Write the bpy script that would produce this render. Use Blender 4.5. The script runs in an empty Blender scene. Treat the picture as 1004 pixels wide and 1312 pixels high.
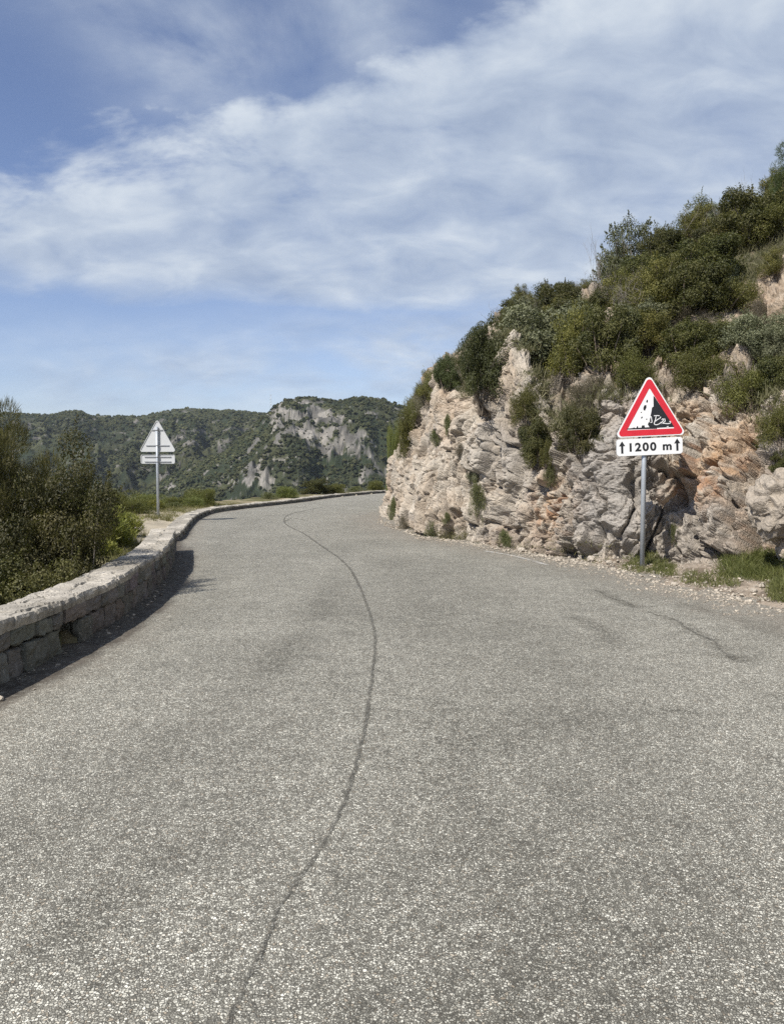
import bpy, math, random
import numpy as np
from mathutils import Vector, Matrix
from mathutils.bvhtree import BVHTree

rng = np.random.default_rng(7)
random.seed(7)
scene = bpy.context.scene
COL = scene.collection
R = math.radians

# ------------------------------------------------------------------ camera
F, CX, CY = 993.0, 502.0, 656.0            # focal length and centre in photo pixels
CAMZ, PITCH = 1.5, R(3.2)
cd = bpy.data.cameras.new('camera')
cam = bpy.data.objects.new('camera', cd)
COL.objects.link(cam)
cam.location = (0, 0, CAMZ)
cam.rotation_euler = (R(90) - PITCH, 0, 0)
cd.sensor_fit = 'VERTICAL'
cd.sensor_height = 24
cd.lens = 24 * F / 1312
cd.clip_start = 0.05
cd.clip_end = 12000
scene.camera = cam


def ray(px, py):
    u, v = (px - CX) / F, (CY - py) / F
    c, s = math.cos(PITCH), math.sin(PITCH)
    return np.array([u, c + v * s, -s + v * c])


def P(px, py, depth):
    d = ray(px, py)
    return np.array([0, 0, CAMZ]) + d * (depth / d[1])


def G(px, py, z=0.0):
    d = ray(px, py)
    t = (z - CAMZ) / d[2]
    return np.array([0, 0, CAMZ]) + d * t


# ------------------------------------------------------------------ numpy noise
def _h(ix, iy, iz, seed):
    h = (ix.astype(np.int64) * 374761393 + iy.astype(np.int64) * 668265263 + iz.astype(np.int64) * 2147483647 + seed * 974634777) & 0xFFFFFFFF
    h = ((h ^ (h >> 13)) * 1274126177) & 0xFFFFFFFF
    h = ((h ^ (h >> 16)) * 2246822519) & 0xFFFFFFFF
    return h ^ (h >> 15)


def _hf(ix, iy, iz, seed):
    return _h(ix, iy, iz, seed).astype(np.float64) / 4294967295.0


def vnoise(p, seed=0):
    """smooth value noise in -1..1 on an (n,3) array"""
    i = np.floor(p).astype(np.int64)
    f = p - i
    f = f * f * f * (f * (f * 6 - 15) + 10)
    r = 0
    for dx in (0, 1):
        wx = f[:, 0] if dx else 1 - f[:, 0]
        for dy in (0, 1):
            wy = f[:, 1] if dy else 1 - f[:, 1]
            for dz in (0, 1):
                wz = f[:, 2] if dz else 1 - f[:, 2]
                r = r + wx * wy * wz * _hf(i[:, 0] + dx, i[:, 1] + dy, i[:, 2] + dz, seed)
    return r * 2 - 1


def fbm(p, octaves=5, seed=0, gain=0.5, lac=2.03):
    a, s, r, q = 1.0, 0.0, 0, np.asarray(p, float)
    for k in range(octaves):
        r = r + a * vnoise(q, seed + k * 17)
        s += a
        a *= gain
        q = q * lac + 3.7
    return r / s


def facets(p, seed=0):
    """fractured rock: every Worley cell is a tilted plane; returns (height, distance to the nearest joint)"""
    i = np.floor(p).astype(np.int64)
    n = len(p)
    best = np.full(n, 9.0)
    sec = np.full(n, 9.0)
    hgt = np.zeros(n)
    for dx in (-1, 0, 1):
        for dy in (-1, 0, 1):
            for dz in (-1, 0, 1):
                cx, cy, cz = i[:, 0] + dx, i[:, 1] + dy, i[:, 2] + dz
                qx = cx + _hf(cx, cy, cz, seed)
                qy = cy + _hf(cx, cy, cz, seed + 1)
                qz = cz + _hf(cx, cy, cz, seed + 2)
                ex, ey, ez = p[:, 0] - qx, p[:, 1] - qy, p[:, 2] - qz
                d = np.sqrt(ex * ex + ey * ey + ez * ez)
                m = d < best
                tx = _hf(cx, cy, cz, seed + 3) * 2 - 1
                ty = _hf(cx, cy, cz, seed + 4) * 2 - 1
                tz = _hf(cx, cy, cz, seed + 5) * 2 - 1
                off = _hf(cx, cy, cz, seed + 6) - 0.5
                hh = tx * ex + ty * ey + tz * ez + off * 0.8
                sec = np.where(m, best, np.minimum(sec, d))
                best = np.where(m, d, best)
                hgt = np.where(m, hh, hgt)
    return hgt, sec - best


def sstep(a, b, x):
    t = np.clip((x - a) / (b - a), 0, 1)
    return t * t * (3 - 2 * t)


# ------------------------------------------------------------------ mesh helpers
def mesh_from(name, verts, faces, smooth=False, cols=None):
    """verts (n,3); faces: list of arrays (m,k) with one k per array"""
    me = bpy.data.meshes.new(name)
    verts = np.asarray(verts, np.float32)
    if isinstance(faces, np.ndarray):
        faces = [faces]
    faces = [np.asarray(f, np.int32) for f in faces if len(f)]
    nl = sum(f.size for f in faces)
    nf = sum(len(f) for f in faces)
    me.vertices.add(len(verts))
    me.vertices.foreach_set('co', verts.ravel())
    me.loops.add(nl)
    me.loops.foreach_set('vertex_index', np.concatenate([f.ravel() for f in faces]))
    me.polygons.add(nf)
    tot = np.concatenate([np.full(len(f), f.shape[1], np.int32) for f in faces])
    st = np.concatenate([[0], np.cumsum(tot)[:-1]]).astype(np.int32)
    me.polygons.foreach_set('loop_start', st)
    me.polygons.foreach_set('loop_total', tot)
    me.polygons.foreach_set('use_smooth', np.full(nf, bool(smooth)))
    me.update(calc_edges=True)
    me.validate()
    if cols is not None:
        c = np.ones((len(verts), 4), np.float32)
        c[:, :3] = cols
        at = me.color_attributes.new('Col', 'FLOAT_COLOR', 'POINT')
        at.data.foreach_set('color', c.ravel())
    return me


def fattr(me, name, vals):
    at = me.attributes.new(name, 'FLOAT', 'POINT')
    at.data.foreach_set('value', np.asarray(vals, np.float32).ravel())


def grid_faces(nr, nc):
    a = (np.arange(nr - 1)[:, None] * nc + np.arange(nc - 1)[None, :]).ravel()
    return np.stack([a, a + 1, a + nc + 1, a + nc], 1)


class MB:
    """collects pieces into one mesh"""
    def __init__(self):
        self.v, self.f, self.n = [], {}, 0
        self.c = []

    def add(self, v, faces, col=None):
        v = np.asarray(v, float)
        if isinstance(faces, np.ndarray):
            faces = [faces]
        for f in faces:
            f = np.asarray(f)
            self.f.setdefault(f.shape[1], []).append(f + self.n)
        self.v.append(v)
        self.n += len(v)
        if col is not None:
            self.c.append(np.broadcast_to(np.asarray(col, float), (len(v), 3)))
        return self

    def tube(self, pts, rad, k=8, cap=True):
        pts = np.asarray(pts, float)
        n = len(pts)
        rad = np.broadcast_to(np.asarray(rad, float), (n,))
        t = np.gradient(pts, axis=0)
        t /= np.linalg.norm(t, axis=1)[:, None] + 1e-9
        ref = np.array([0, 0, 1.0]) if abs(t[0, 2]) < 0.9 else np.array([1.0, 0, 0])
        a = np.cross(t, ref)
        a /= np.linalg.norm(a, axis=1)[:, None] + 1e-9
        b = np.cross(t, a)
        th = np.arange(k) * 2 * math.pi / k
        ring = pts[:, None, :] + rad[:, None, None] * (np.cos(th)[None, :, None] * a[:, None, :] + np.sin(th)[None, :, None] * b[:, None, :])
        v = ring.reshape(-1, 3)
        i = (np.arange(n - 1)[:, None] * k + np.arange(k)[None, :]).ravel()
        j = (np.arange(n - 1)[:, None] * k + (np.arange(k)[None, :] + 1) % k).ravel()
        fs = [np.stack([i, j, j + k, i + k], 1)]
        self.add(v, fs)
        if cap:
            base = self.n - len(v)
            self.f.setdefault(k, []).append(np.arange(k)[None, ::-1] + base)
            self.f.setdefault(k, []).append(np.arange(k)[None, :] + base + (n - 1) * k)
        return self

    def prism(self, poly, y0, y1, frame):
        """outline (x,z) extruded from y0 to y1 in a frame (4x4 numpy)"""
        poly = np.asarray(poly, float)
        n = len(poly)
        v = np.concatenate([np.stack([poly[:, 0], np.full(n, y0), poly[:, 1]], 1), np.stack([poly[:, 0], np.full(n, y1), poly[:, 1]], 1)])
        v = v @ frame[:3, :3].T + frame[:3, 3]
        i = np.arange(n)
        j = (i + 1) % n
        self.add(v, [np.stack([i, j, j + n, i + n], 1), i[None, ::-1], (i + n)[None, :]] if n != 4 else
                 [np.concatenate([np.stack([i, j, j + n, i + n], 1), i[None, ::-1], (i + n)[None, :]])])
        return self

    def mesh(self, name, smooth=False):
        fs = [np.concatenate(x) for x in self.f.values()]
        cols = np.concatenate(self.c) if self.c else None
        return mesh_from(name, np.concatenate(self.v), fs, smooth, cols)


def tag(o, label=None, cat=None, group=None, kind=None):
    if label: o['label'] = label
    if cat: o['category'] = cat
    if group: o['group'] = group
    if kind: o['kind'] = kind
    return o


def link(name, me, mat=None, parent=None):
    o = bpy.data.objects.new(name, me)
    if mat and not me.materials:
        me.materials.append(mat)
    COL.objects.link(o)
    if parent:
        o.parent = parent
    return o


def empty(name, loc=(0, 0, 0), rz=0):
    o = bpy.data.objects.new(name, None)
    o.location = loc
    o.rotation_euler = (0, 0, rz)
    o.empty_display_size = 0.2
    COL.objects.link(o)
    return o


# ------------------------------------------------------------------ materials
class NT:
    def __init__(self, name):
        self.m = bpy.data.materials.new(name)
        self.m.use_nodes = True
        self.t = self.m.node_tree
        self.b = self.t.nodes['Principled BSDF']

    def n(self, typ, **kw):
        nd = self.t.nodes.new(typ)
        for k, v in kw.items():
            if k.startswith('i_'):
                nd.inputs[k[2:].replace('_', ' ')].default_value = v
            else:
                setattr(nd, k, v)
        return nd

    def l(self, a, b):
        self.t.links.new(a, b)

    def ramp(self, fac, stops, interp='LINEAR'):
        r = self.n('ShaderNodeValToRGB')
        r.color_ramp.interpolation = interp
        e = r.color_ramp.elements
        while len(e) < len(stops):
            e.new(0.5)
        for el, (p, c) in zip(e, stops):
            el.position = p
            el.color = (c, c, c, 1) if not hasattr(c, '__len__') else (*c, 1)
        self.l(fac, r.inputs[0])
        return r.outputs[0]

    def mix(self, fac, a, b, mode='MIX'):
        x = self.n('ShaderNodeMix', data_type='RGBA', blend_type=mode)
        for sock, v in ((x.inputs[0], fac), (x.inputs[6], a), (x.inputs[7], b)):
            if isinstance(v, bpy.types.NodeSocket):
                self.l(v, sock)
            elif hasattr(v, '__len__'):
                sock.default_value = (*v, 1)
            else:
                sock.default_value = v
        return x.outputs[2]

    def math(self, op, a, b=0.5, c=None, clamp=False):
        x = self.n('ShaderNodeMath', operation=op, use_clamp=clamp)
        for k, v in enumerate((a, b, c)):
            if v is None: continue
            if isinstance(v, bpy.types.NodeSocket):
                self.l(v, x.inputs[k])
            else:
                x.inputs[k].default_value = v
        return x.outputs[0]

    def noise(self, vec, scale, detail=4, rough=0.55, dist=0.0):
        x = self.n('ShaderNodeTexNoise')
        x.inputs['Scale'].default_value = scale
        x.inputs['Detail'].default_value = detail
        x.inputs['Roughness'].default_value = rough
        x.inputs['Distortion'].default_value = dist
        if vec: self.l(vec, x.inputs['Vector'])
        return x.outputs[0]

    def voro(self, vec, scale, feature='F1', rnd=1.0):
        x = self.n('ShaderNodeTexVoronoi', feature=feature)
        x.inputs['Scale'].default_value = scale
        x.inputs['Randomness'].default_value = rnd
        if vec: self.l(vec, x.inputs['Vector'])
        return x

    def bump(self, h, strength=0.5, dist=0.01, normal=None):
        x = self.n('ShaderNodeBump')
        x.inputs['Strength'].default_value = strength
        x.inputs['Distance'].default_value = dist
        self.l(h, x.inputs['Height'])
        if normal: self.l(normal, x.inputs['Normal'])
        return x.outputs[0]

    def pos(self):
        return self.n('ShaderNodeNewGeometry').outputs['Position']

    def obj(self):
        return self.n('ShaderNodeTexCoord').outputs['Object']

    def attr(self, name, what='Color'):
        return self.n('ShaderNodeAttribute', attribute_name=name).outputs[what]

    def out(self, color=None, rough=None, normal=None, spec=None, metal=None):
        for nm, v in (('Base Color', color), ('Roughness', rough), ('Normal', normal), ('Specular IOR Level', spec), ('Metallic', metal)):
            if v is None: continue
            s = self.b.inputs[nm]
            if isinstance(v, bpy.types.NodeSocket): self.l(v, s)
            elif hasattr(v, '__len__'): s.default_value = (*v, 1)
            else: s.default_value = v
        return self.m


def mat_plain(name, col, rough=0.5, metal=0.0, var=0.12, scale=6, spec=0.4):
    t = NT(name)
    n = t.noise(t.obj(), scale, 5)
    n2 = t.noise(t.obj(), scale * 9, 3)
    s = t.math('ADD', t.math('MULTIPLY', n, 0.7), t.math('MULTIPLY', n2, 0.3))
    lo = [c * (1 - var) for c in col]
    hi = [min(1, c * (1 + var)) for c in col]
    return t.out(t.ramp(s, [(0.3, lo), (0.7, hi)]), rough, None, spec, metal)


def mat_foliage(name, transl=0.25, rough=0.55, gain=1.0):
    t = NT(name)
    oi = t.n('ShaderNodeObjectInfo').outputs['Random']
    c = t.attr('Col')
    hsv = t.n('ShaderNodeHueSaturation')
    t.l(c, hsv.inputs['Color'])
    t.l(t.math('MULTIPLY_ADD', oi, 0.03, 0.485), hsv.inputs['Hue'])
    t.l(t.math('MULTIPLY_ADD', oi, 0.5, 0.95 * gain), hsv.inputs['Value'])
    t.out(hsv.outputs[0], rough, None, 0.35)
    tr = t.n('ShaderNodeBsdfTranslucent')
    t.l(t.mix(0.5, hsv.outputs[0], (0.16, 0.19, 0.03), 'MIX'), tr.inputs[0])
    mx = t.n('ShaderNodeMixShader')
    mx.inputs[0].default_value = transl
    t.l(t.b.outputs[0], mx.inputs[1])
    t.l(tr.outputs[0], mx.inputs[2])
    t.l(mx.outputs[0], t.t.nodes['Material Output'].inputs[0])
    return t.m


M = {}
M['leaf'] = mat_foliage('leaf')
M['grass'] = mat_foliage('grass_blade', 0.3, 0.6)
M['bark'] = mat_plain('bark', (0.16, 0.13, 0.10), 0.9, var=0.35, scale=14)
M['twig'] = mat_plain('grey_twig', (0.20, 0.18, 0.155), 0.9, var=0.3, scale=14)
M['galv'] = mat_plain('galvanised_steel', (0.40, 0.43, 0.46), 0.45, 0.35, 0.12, 9)
M['alu'] = mat_plain('bare_aluminium', (0.50, 0.51, 0.51), 0.6, 0.0, 0.03, 0.8)
M['rail'] = mat_plain('sign_rail', (0.34, 0.35, 0.36), 0.5, 0.3, 0.1, 8)
M['white'] = mat_plain('sign_white', (0.80, 0.80, 0.79), 0.35, 0, 0.03, 4)
M['red'] = mat_plain('sign_red', (0.60, 0.028, 0.045), 0.35, 0, 0.10, 5)
M['black'] = mat_plain('sign_black', (0.02, 0.022, 0.025), 0.4, 0, 0.2, 6)


def mat_rock(name, use_col=True, base=(0.4, 0.35, 0.3), bump=0.6, k=1.0):
    t = NT(name)
    p = t.pos()
    c = t.attr('Col') if use_col else None
    n1 = t.noise(p, 3.5 * k, 8, 0.62, 0.4)
    n2 = t.noise(p, 26 * k, 6, 0.65, 0.3)
    n3 = t.noise(p, 110 * k, 3, 0.6)
    var = t.math('ADD', t.math('MULTIPLY', n1, 0.35), t.math('ADD', t.math('MULTIPLY', n2, 0.4), t.math('MULTIPLY', n3, 0.25)))
    fac = t.ramp(var, [(0.34, 0.52), (0.5, 1.0), (0.66, 1.30)])
    col = t.mix(1.0, c if use_col else base, fac, 'MULTIPLY')
    # lichen and weather spots
    li = t.ramp(t.noise(p, 9 * k, 6, 0.7), [(0.50, 0.0), (0.60, 1.0)])
    li2 = t.ramp(t.noise(p, 70 * k, 2, 0.5), [(0.45, 0.0), (0.6, 1.0)])
    col = t.mix(t.math('MULTIPLY', t.math('MULTIPLY', li, li2), 0.62), col, (0.14, 0.13, 0.115))
    # calcite-white chips
    wh = t.ramp(t.noise(p, 38 * k, 3, 0.6), [(0.62, 0.0), (0.70, 1.0)])
    col = t.mix(t.math('MULTIPLY', wh, 0.4), col, (0.55, 0.50, 0.44))
    h = t.math('ADD', t.math('MULTIPLY', n2, 0.6), t.math('MULTIPLY', n3, 0.3))
    v = t.voro(p, 11 * k, 'DISTANCE_TO_EDGE')
    dv = t.n('ShaderNodeVectorMath', operation='ADD')
    t.l(p, dv.inputs[0])
    nz = t.n('ShaderNodeTexNoise')
    nz.inputs['Scale'].default_value = 6 * k
    t.l(p, nz.inputs['Vector'])
    sc = t.n('ShaderNodeVectorMath', operation='SCALE')
    sc.inputs['Scale'].default_value = 0.22 / k
    t.l(nz.outputs['Color'], sc.inputs[0])
    t.l(sc.outputs[0], dv.inputs[1])
    t.l(dv.outputs[0], v.inputs['Vector'])
    crack = t.ramp(v.outputs['Distance'], [(0.0, 0.0), (0.10, 1.0)])
    h = t.math('ADD', h, t.math('MULTIPLY', crack, 0.35))
    nrm = t.bump(h, bump, 0.03 / k)
    return t.out(col, 0.92, nrm, 0.2)


M['cliff'] = mat_rock('limestone_cliff')
M['stone'] = mat_rock('wall_stone', bump=0.5)
M['boulder'] = mat_rock('boulder_stone', False, (0.335, 0.29, 0.235))


def mat_ground():
    t = NT('ground_soil')
    p = t.pos()
    c = t.attr('Col')
    n = t.math('ADD', t.math('MULTIPLY', t.noise(p, 1.3, 8, 0.65), 0.5), t.math('MULTIPLY', t.noise(p, 30, 5, 0.7), 0.5))
    n0 = t.noise(p, 0.06, 7, 0.7)
    f = t.ramp(n, [(0.33, 0.6), (0.5, 1.0), (0.68, 1.4)])
    f2 = t.ramp(n0, [(0.35, 0.75), (0.65, 1.25)])
    col = t.mix(1.0, t.mix(1.0, c, f, 'MULTIPLY'), f2, 'MULTIPLY')
    return t.out(col, 0.95, t.bump(n, 0.6, 0.05), 0.15)


M['ground'] = mat_ground()


def road_colour(t, p):
    """chip-seal: pale and grey chippings in dark binder"""
    warp = t.n('ShaderNodeVectorMath', operation='ADD')
    nz = t.n('ShaderNodeTexNoise')
    nz.inputs['Scale'].default_value = 60
    nz.inputs['Detail'].default_value = 2
    t.l(p, nz.inputs['Vector'])
    sc = t.n('ShaderNodeVectorMath', operation='SCALE')
    sc.inputs['Scale'].default_value = 0.016
    t.l(nz.outputs['Color'], sc.inputs[0])
    t.l(p, warp.inputs[0])
    t.l(sc.outputs[0], warp.inputs[1])
    q = warp.outputs[0]
    v1 = t.voro(q, 112, 'F1')
    v2 = t.voro(q, 112, 'DISTANCE_TO_EDGE')
    sep = t.n('ShaderNodeSeparateColor')
    t.l(v1.outputs['Color'], sep.inputs[0])
    stone = t.ramp(sep.outputs[0], [(0.0, (0.15, 0.145, 0.128)), (0.30, (0.225, 0.218, 0.195)), (0.60, (0.345, 0.337, 0.302)), (0.82, (0.445, 0.436, 0.396)), (1.0, (0.53, 0.52, 0.475))])
    warm = t.ramp(sep.outputs[1], [(0.86, 0.0), (0.95, 1.0)])
    stone = t.mix(t.math('MULTIPLY', warm, 0.4), stone, (0.34, 0.27, 0.20))
    edge = t.ramp(v2.outputs['Distance'], [(0.02, 0.0), (0.16, 1.0)])
    lost = t.ramp(sep.outputs[2], [(0.10, 0.25), (0.22, 1.0)])
    edge = t.math('MULTIPLY', edge, lost)
    col = t.mix(edge, (0.075, 0.072, 0.063), stone)
    h = t.math('MULTIPLY', edge, t.math('MULTIPLY_ADD', sep.outputs[1], 0.6, 0.5))
    return col, h, q


def mat_road(name='chip_seal', ribbon=False):
    t = NT(name)
    p = t.pos()
    col, h, q = road_colour(t, p)
    # larger clusters where chippings are missing or bunched
    cl = t.math('ADD', t.math('MULTIPLY', t.noise(p, 17, 4, 0.7), 0.6), t.math('MULTIPLY', t.noise(p, 4.2, 4, 0.6), 0.4))
    col = t.mix(1.0, col, t.ramp(cl, [(0.32, 0.70), (0.5, 1.0), (0.68, 1.26)]), 'MULTIPLY')
    mac = t.noise(p, 0.55, 4, 0.55)
    col = t.mix(1.0, col, t.ramp(mac, [(0.3, (1.30, 1.285, 1.21)), (0.7, (1.56, 1.54, 1.455))]), 'MULTIPLY')
    if not ribbon:
        dark = t.attr('dark', 'Fac')
        fine = t.ramp(t.noise(p, 13, 6, 0.78), [(0.40, 0.25), (0.60, 1.1)])
        col = t.mix(t.math('MULTIPLY', dark, fine, None, True), col, t.mix(1.0, col, (0.34, 0.335, 0.32), 'MULTIPLY'))
        soil = t.attr('soil', 'Fac')  # soil and litter by the wall, plus the wall's shadow painted in
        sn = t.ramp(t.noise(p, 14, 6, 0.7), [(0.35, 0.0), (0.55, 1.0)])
        sc = t.ramp(t.noise(p, 45, 4, 0.7), [(0.35, (0.014, 0.012, 0.010)), (0.7, (0.045, 0.037, 0.029))])  # soil colour taken near black to deepen the wall's shadow
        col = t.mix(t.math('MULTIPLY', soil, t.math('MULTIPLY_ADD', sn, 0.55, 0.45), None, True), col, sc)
        dust = t.attr('dust', 'Fac')
        dn = t.ramp(t.noise(p, 3.5, 6, 0.7), [(0.35, 0.1), (0.62, 1.0)])
        col = t.mix(t.math('MULTIPLY', t.math('MULTIPLY', dust, dn), 0.7), col, (0.25, 0.215, 0.175))
    else:
        e = t.attr('edge', 'Fac')
        br = t.ramp(t.noise(p, 13, 6, 0.75), [(0.28, 0.0), (0.52, 1.0)])
        br2 = t.noise(p, 75, 2, 0.6)
        a = t.math('MULTIPLY', e, t.math('MULTIPLY', br, t.math('MULTIPLY_ADD', br2, 0.9, 0.35)), None, True)
        col = t.mix(0.44, col, (0.05, 0.048, 0.043))
    nrm = t.bump(h, 0.75, 0.006)
    t.out(col, 0.88, nrm, 0.25)
    if ribbon:
        tr = t.n('ShaderNodeBsdfTransparent')
        mx = t.n('ShaderNodeMixShader')
        t.l(a, mx.inputs[0])
        t.l(tr.outputs[0], mx.inputs[1])
        t.l(t.b.outputs[0], mx.inputs[2])
        t.l(mx.outputs[0], t.t.nodes['Material Output'].inputs[0])
    return t.m


M['road'] = mat_road()
M['crack'] = mat_road('filled_crack', True)


def mat_paint():
    t = NT('worn_road_paint')
    p = t.pos()
    e = t.attr('edge', 'Fac')
    w = t.math('MULTIPLY', t.ramp(t.noise(p, 5, 5, 0.7), [(0.32, 0.05), (0.55, 0.9)]), t.ramp(t.noise(p, 60, 3, 0.7), [(0.38, 0.0), (0.54, 1.0)]))
    a = t.math('MULTIPLY', e, w, None, True)
    t.out((0.62, 0.61, 0.57), 0.8)
    tr = t.n('ShaderNodeBsdfTransparent')
    mx = t.n('ShaderNodeMixShader')
    t.l(a, mx.inputs[0]); t.l(tr.outputs[0], mx.inputs[1]); t.l(t.b.outputs[0], mx.inputs[2])
    t.l(mx.outputs[0], t.t.nodes['Material Output'].inputs[0])
    return t.m


M['paint'] = mat_paint()

# ------------------------------------------------------------------ lines of the place
SUN_AZ = (0.68, 0.73)      # horizontal direction the light travels
SUN_EL = 47.0


def resample(pts, step):
    pts = np.asarray(pts, float)
    # Catmull-Rom through the points, then even spacing
    q = np.vstack([2 * pts[0] - pts[1], pts, 2 * pts[-1] - pts[-2]])
    out = []
    for i in range(1, len(q) - 2):
        t = np.linspace(0, 1, 24, endpoint=False)[:, None]
        a, b, c, d = q[i - 1], q[i], q[i + 1], q[i + 2]
        out.append(0.5 * ((2 * b) + (c - a) * t + (2 * a - 5 * b + 4 * c - d) * t ** 2 + (3 * b - a - 3 * c + d) * t ** 3))
    out.append(pts[-1:])
    c = np.vstack(out)
    s = np.concatenate([[0], np.cumsum(np.linalg.norm(np.diff(c, axis=0), axis=1))])
    n = max(2, int(round(s[-1] / step)) + 1)
    ss = np.linspace(0, s[-1], n)
    return np.stack([np.interp(ss, s, c[:, k]) for k in range(c.shape[1])], 1), ss


def normals2(l):
    t = np.gradient(l, axis=0)
    t /= np.linalg.norm(t, axis=1)[:, None]
    return np.stack([-t[:, 1], t[:, 0]], 1)      # left of travel


NEARWALL = [(-4.1, -6), (-3.55, -2), (-3.15, 1), (-2.92, 3), (-2.76, 5), (-2.69, 6.4), (-2.72, 7.6), (-2.88, 9.1), (-3.12, 10.7), (-3.48, 12.3), (-3.9, 13.9)]
FARWALL = [(-4.45, 15.9), (-4.55, 16.7), (-5.0, 18.9), (-5.5, 21.4), (-5.9, 24.0), (-6.02, 26.5), (-5.6, 29.0), (-4.3, 33.8), (-2.75, 41.4), (-0.4, 48), (3.5, 55), (9, 61), (16, 65)]
LEFT = NEARWALL + FARWALL
left_c, left_s = resample(LEFT, 0.15)


def dist_line(p, line):
    """distance and side (+ = left of travel) of (n,2) points to a polyline"""
    best = np.full(len(p), 1e9)
    side = np.zeros(len(p))
    for a, b in zip(line[:-1], line[1:]):
        d = b - a
        L = d @ d
        t = np.clip(((p - a) @ d) / L, 0, 1)
        e = p - (a + t[:, None] * d)
        dd = np.sqrt((e ** 2).sum(1))
        m = dd < best
        best = np.where(m, dd, best)
        side = np.where(m, np.sign(d[0] * (p[:, 1] - a[1]) - d[1] * (p[:, 0] - a[0])), side)
    return best, side


# right-hand side: rows of stations from the road edge up the hill
# each station: road edge, rock base, cliff top, mid slope, brow
ST = [
    # hidden, round the corner
    dict(e=(17, 52, 0), b=(18, 50.5, .1), t=(19, 48.5, 4), m=(22, 44, 7.5), k=(27, 36, 14), l=(40, 20, 24)),
    dict(e=(8.5, 43.5, 0), b=(9.0, 42.5, .1), t=(9.8, 41, 3.8), m=(14, 38.5, 7), k=(19.5, 36, 12), l=(50, 32, 23)),
    dict(e=(2.4, 35, 0), b=(2.9, 34.5, .1), t=(4.0, 33.7, 3.6), m=(7.5, 36, 5.8), k=(12.5, 38, 9.2), l=(50, 48, 20)),
    dict(e=(0.1, 27.6, 0), b=(0.35, 27.5, .06), t=(1.4, 27.2, 3.4), m=(3.6, 31.5, 5.0), k=(6.2, 39, 7.0), l=(42, 60, 18)),
]


def st(e, b, t, m, k, l):
    ST.append(dict(e=e, b=b, t=t, m=m, k=k, l=l))


st(G(482, 665), G(488, 661), P(531, 528, 24.6), P(549, 500, 28), P(574, 478, 37), (34, 66, 17))
st(G(528, 686), G(533, 683), P(560, 494, 20.2), P(585, 468, 24), P(618, 438, 33), (36, 58, 18))
st(G(598, 697), G(601, 694), P(604, 500, 17.3), P(626, 440, 21.5), P(662, 402, 30.5), (40, 56, 20))
st(G(676, 711), G(679, 707), P(655, 468, 15.6), P(684, 432, 19.5), P(712, 396, 29), (42, 54, 22))
st(G(727, 721), G(731, 716), P(714, 545, 13.9), P(744, 442, 17.6), P(772, 374, 28), (44, 52, 24))
st(G(768, 726), P(786, 712, 12.25), P(778, 510, 13.3), P(806, 432, 16.4), P(832, 346, 27.5), (46, 50, 26))
st(G(815, 741), P(862, 718, 12.0), P(862, 512, 13.2), P(884, 408, 16.4), P(902, 302, 27), (48, 46, 28))
st(G(872, 757), P(925, 715, 11.2), P(934, 505, 12.4), P(950, 392, 15.2), P(962, 264, 26), (50, 42, 30))
st(G(932, 767), P(1003, 726, 10.2), P(1010, 520, 11.4), P(1030, 370, 14.2), P(1030, 222, 25), (50, 36, 30))
st(G(1003, 788), (5.35, 8.5, .25), (5.95, 9.3, 2.5), (8.4, 12.0, 5.0), (15.2, 21, 12.5), (50, 28, 30))
st((4.4, 6.2, 0), (6.1, 5.9, .25), (6.8, 6.2, 2.8), (9.6, 8, 5.4), (17, 14, 12), (50, 18, 30))
st((5.0, 2, 0), (6.9, 1.5, .25), (7.7, 1.5, 3.0), (10.6, 2, 5.4), (18, 4, 12), (50, 4, 30))
st((5.8, -4, 0), (8.0, -5, .25), (8.8, -5, 3.0), (12, -5, 5.4), (19, -6, 12), (50, -10, 30))
ROWS = ['e', 'b', 't', 'm', 'k', 'l']
ctrl = np.array([[np.array(s[r], float) for s in ST] for r in ROWS])      # rows, stations, xyz
# verge starts slightly under the road sheet so that its edge reads ragged
ctrl[0, :, 2] = -0.035

NS = len(ST)


def spline_cols(c, u):
    """Catmull-Rom along stations at parameter u (float station index)"""
    i = np.clip(np.floor(u).astype(int), 0, NS - 2)
    t = (u - i)[:, None]
    g = lambda k: c[np.clip(k, 0, NS - 1)]
    p0, p1, p2, p3 = g(i - 1), g(i), g(i + 1), g(i + 2)
    return 0.5 * ((2 * p1) + (p2 - p0) * t + (2 * p0 - 5 * p1 + 4 * p2 - p3) * t ** 2 + (3 * p1 - p0 - 3 * p2 + p3) * t ** 3)


# station sampling: dense where the photo looks
uf_ = np.linspace(0, NS - 1, 4000)
cl_ = spline_cols(ctrl[1], uf_)
seg = np.linalg.norm(np.diff(cl_, axis=0), axis=1)
mdp = 0.5 * (cl_[1:] + cl_[:-1])
wt = seg / np.maximum(np.hypot(mdp[:, 0], mdp[:, 1]), 6) ** 0.7 * np.where((uf_[1:] > 3.3) & (uf_[1:] < 12.8), 1.0, 0.14)
cum = np.concatenate([[0], np.cumsum(wt)])
u = np.interp(np.linspace(0, cum[-1], 1050), cum, uf_)
v = np.concatenate([np.linspace(0, 1, 32, endpoint=False), np.linspace(1, 2, 230, endpoint=False), np.linspace(2, 3, 110, endpoint=False), np.linspace(3, 4, 60, endpoint=False), np.linspace(4, 5, 18)])
rows = np.stack([spline_cols(ctrl[k], u) for k in range(len(ROWS))])        # 6, nu, 3
vi = np.clip(np.floor(v).astype(int), 0, len(ROWS) - 2)
vt = (v - vi)[:, None, None]
base = rows[vi] * (1 - vt) + rows[vi + 1] * vt
# bulge of the rock face: convex between base and top
V2, U2 = np.meshgrid(v, u, indexing='ij')
nv, nu = V2.shape
p = base.reshape(-1, 3).copy()


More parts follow.
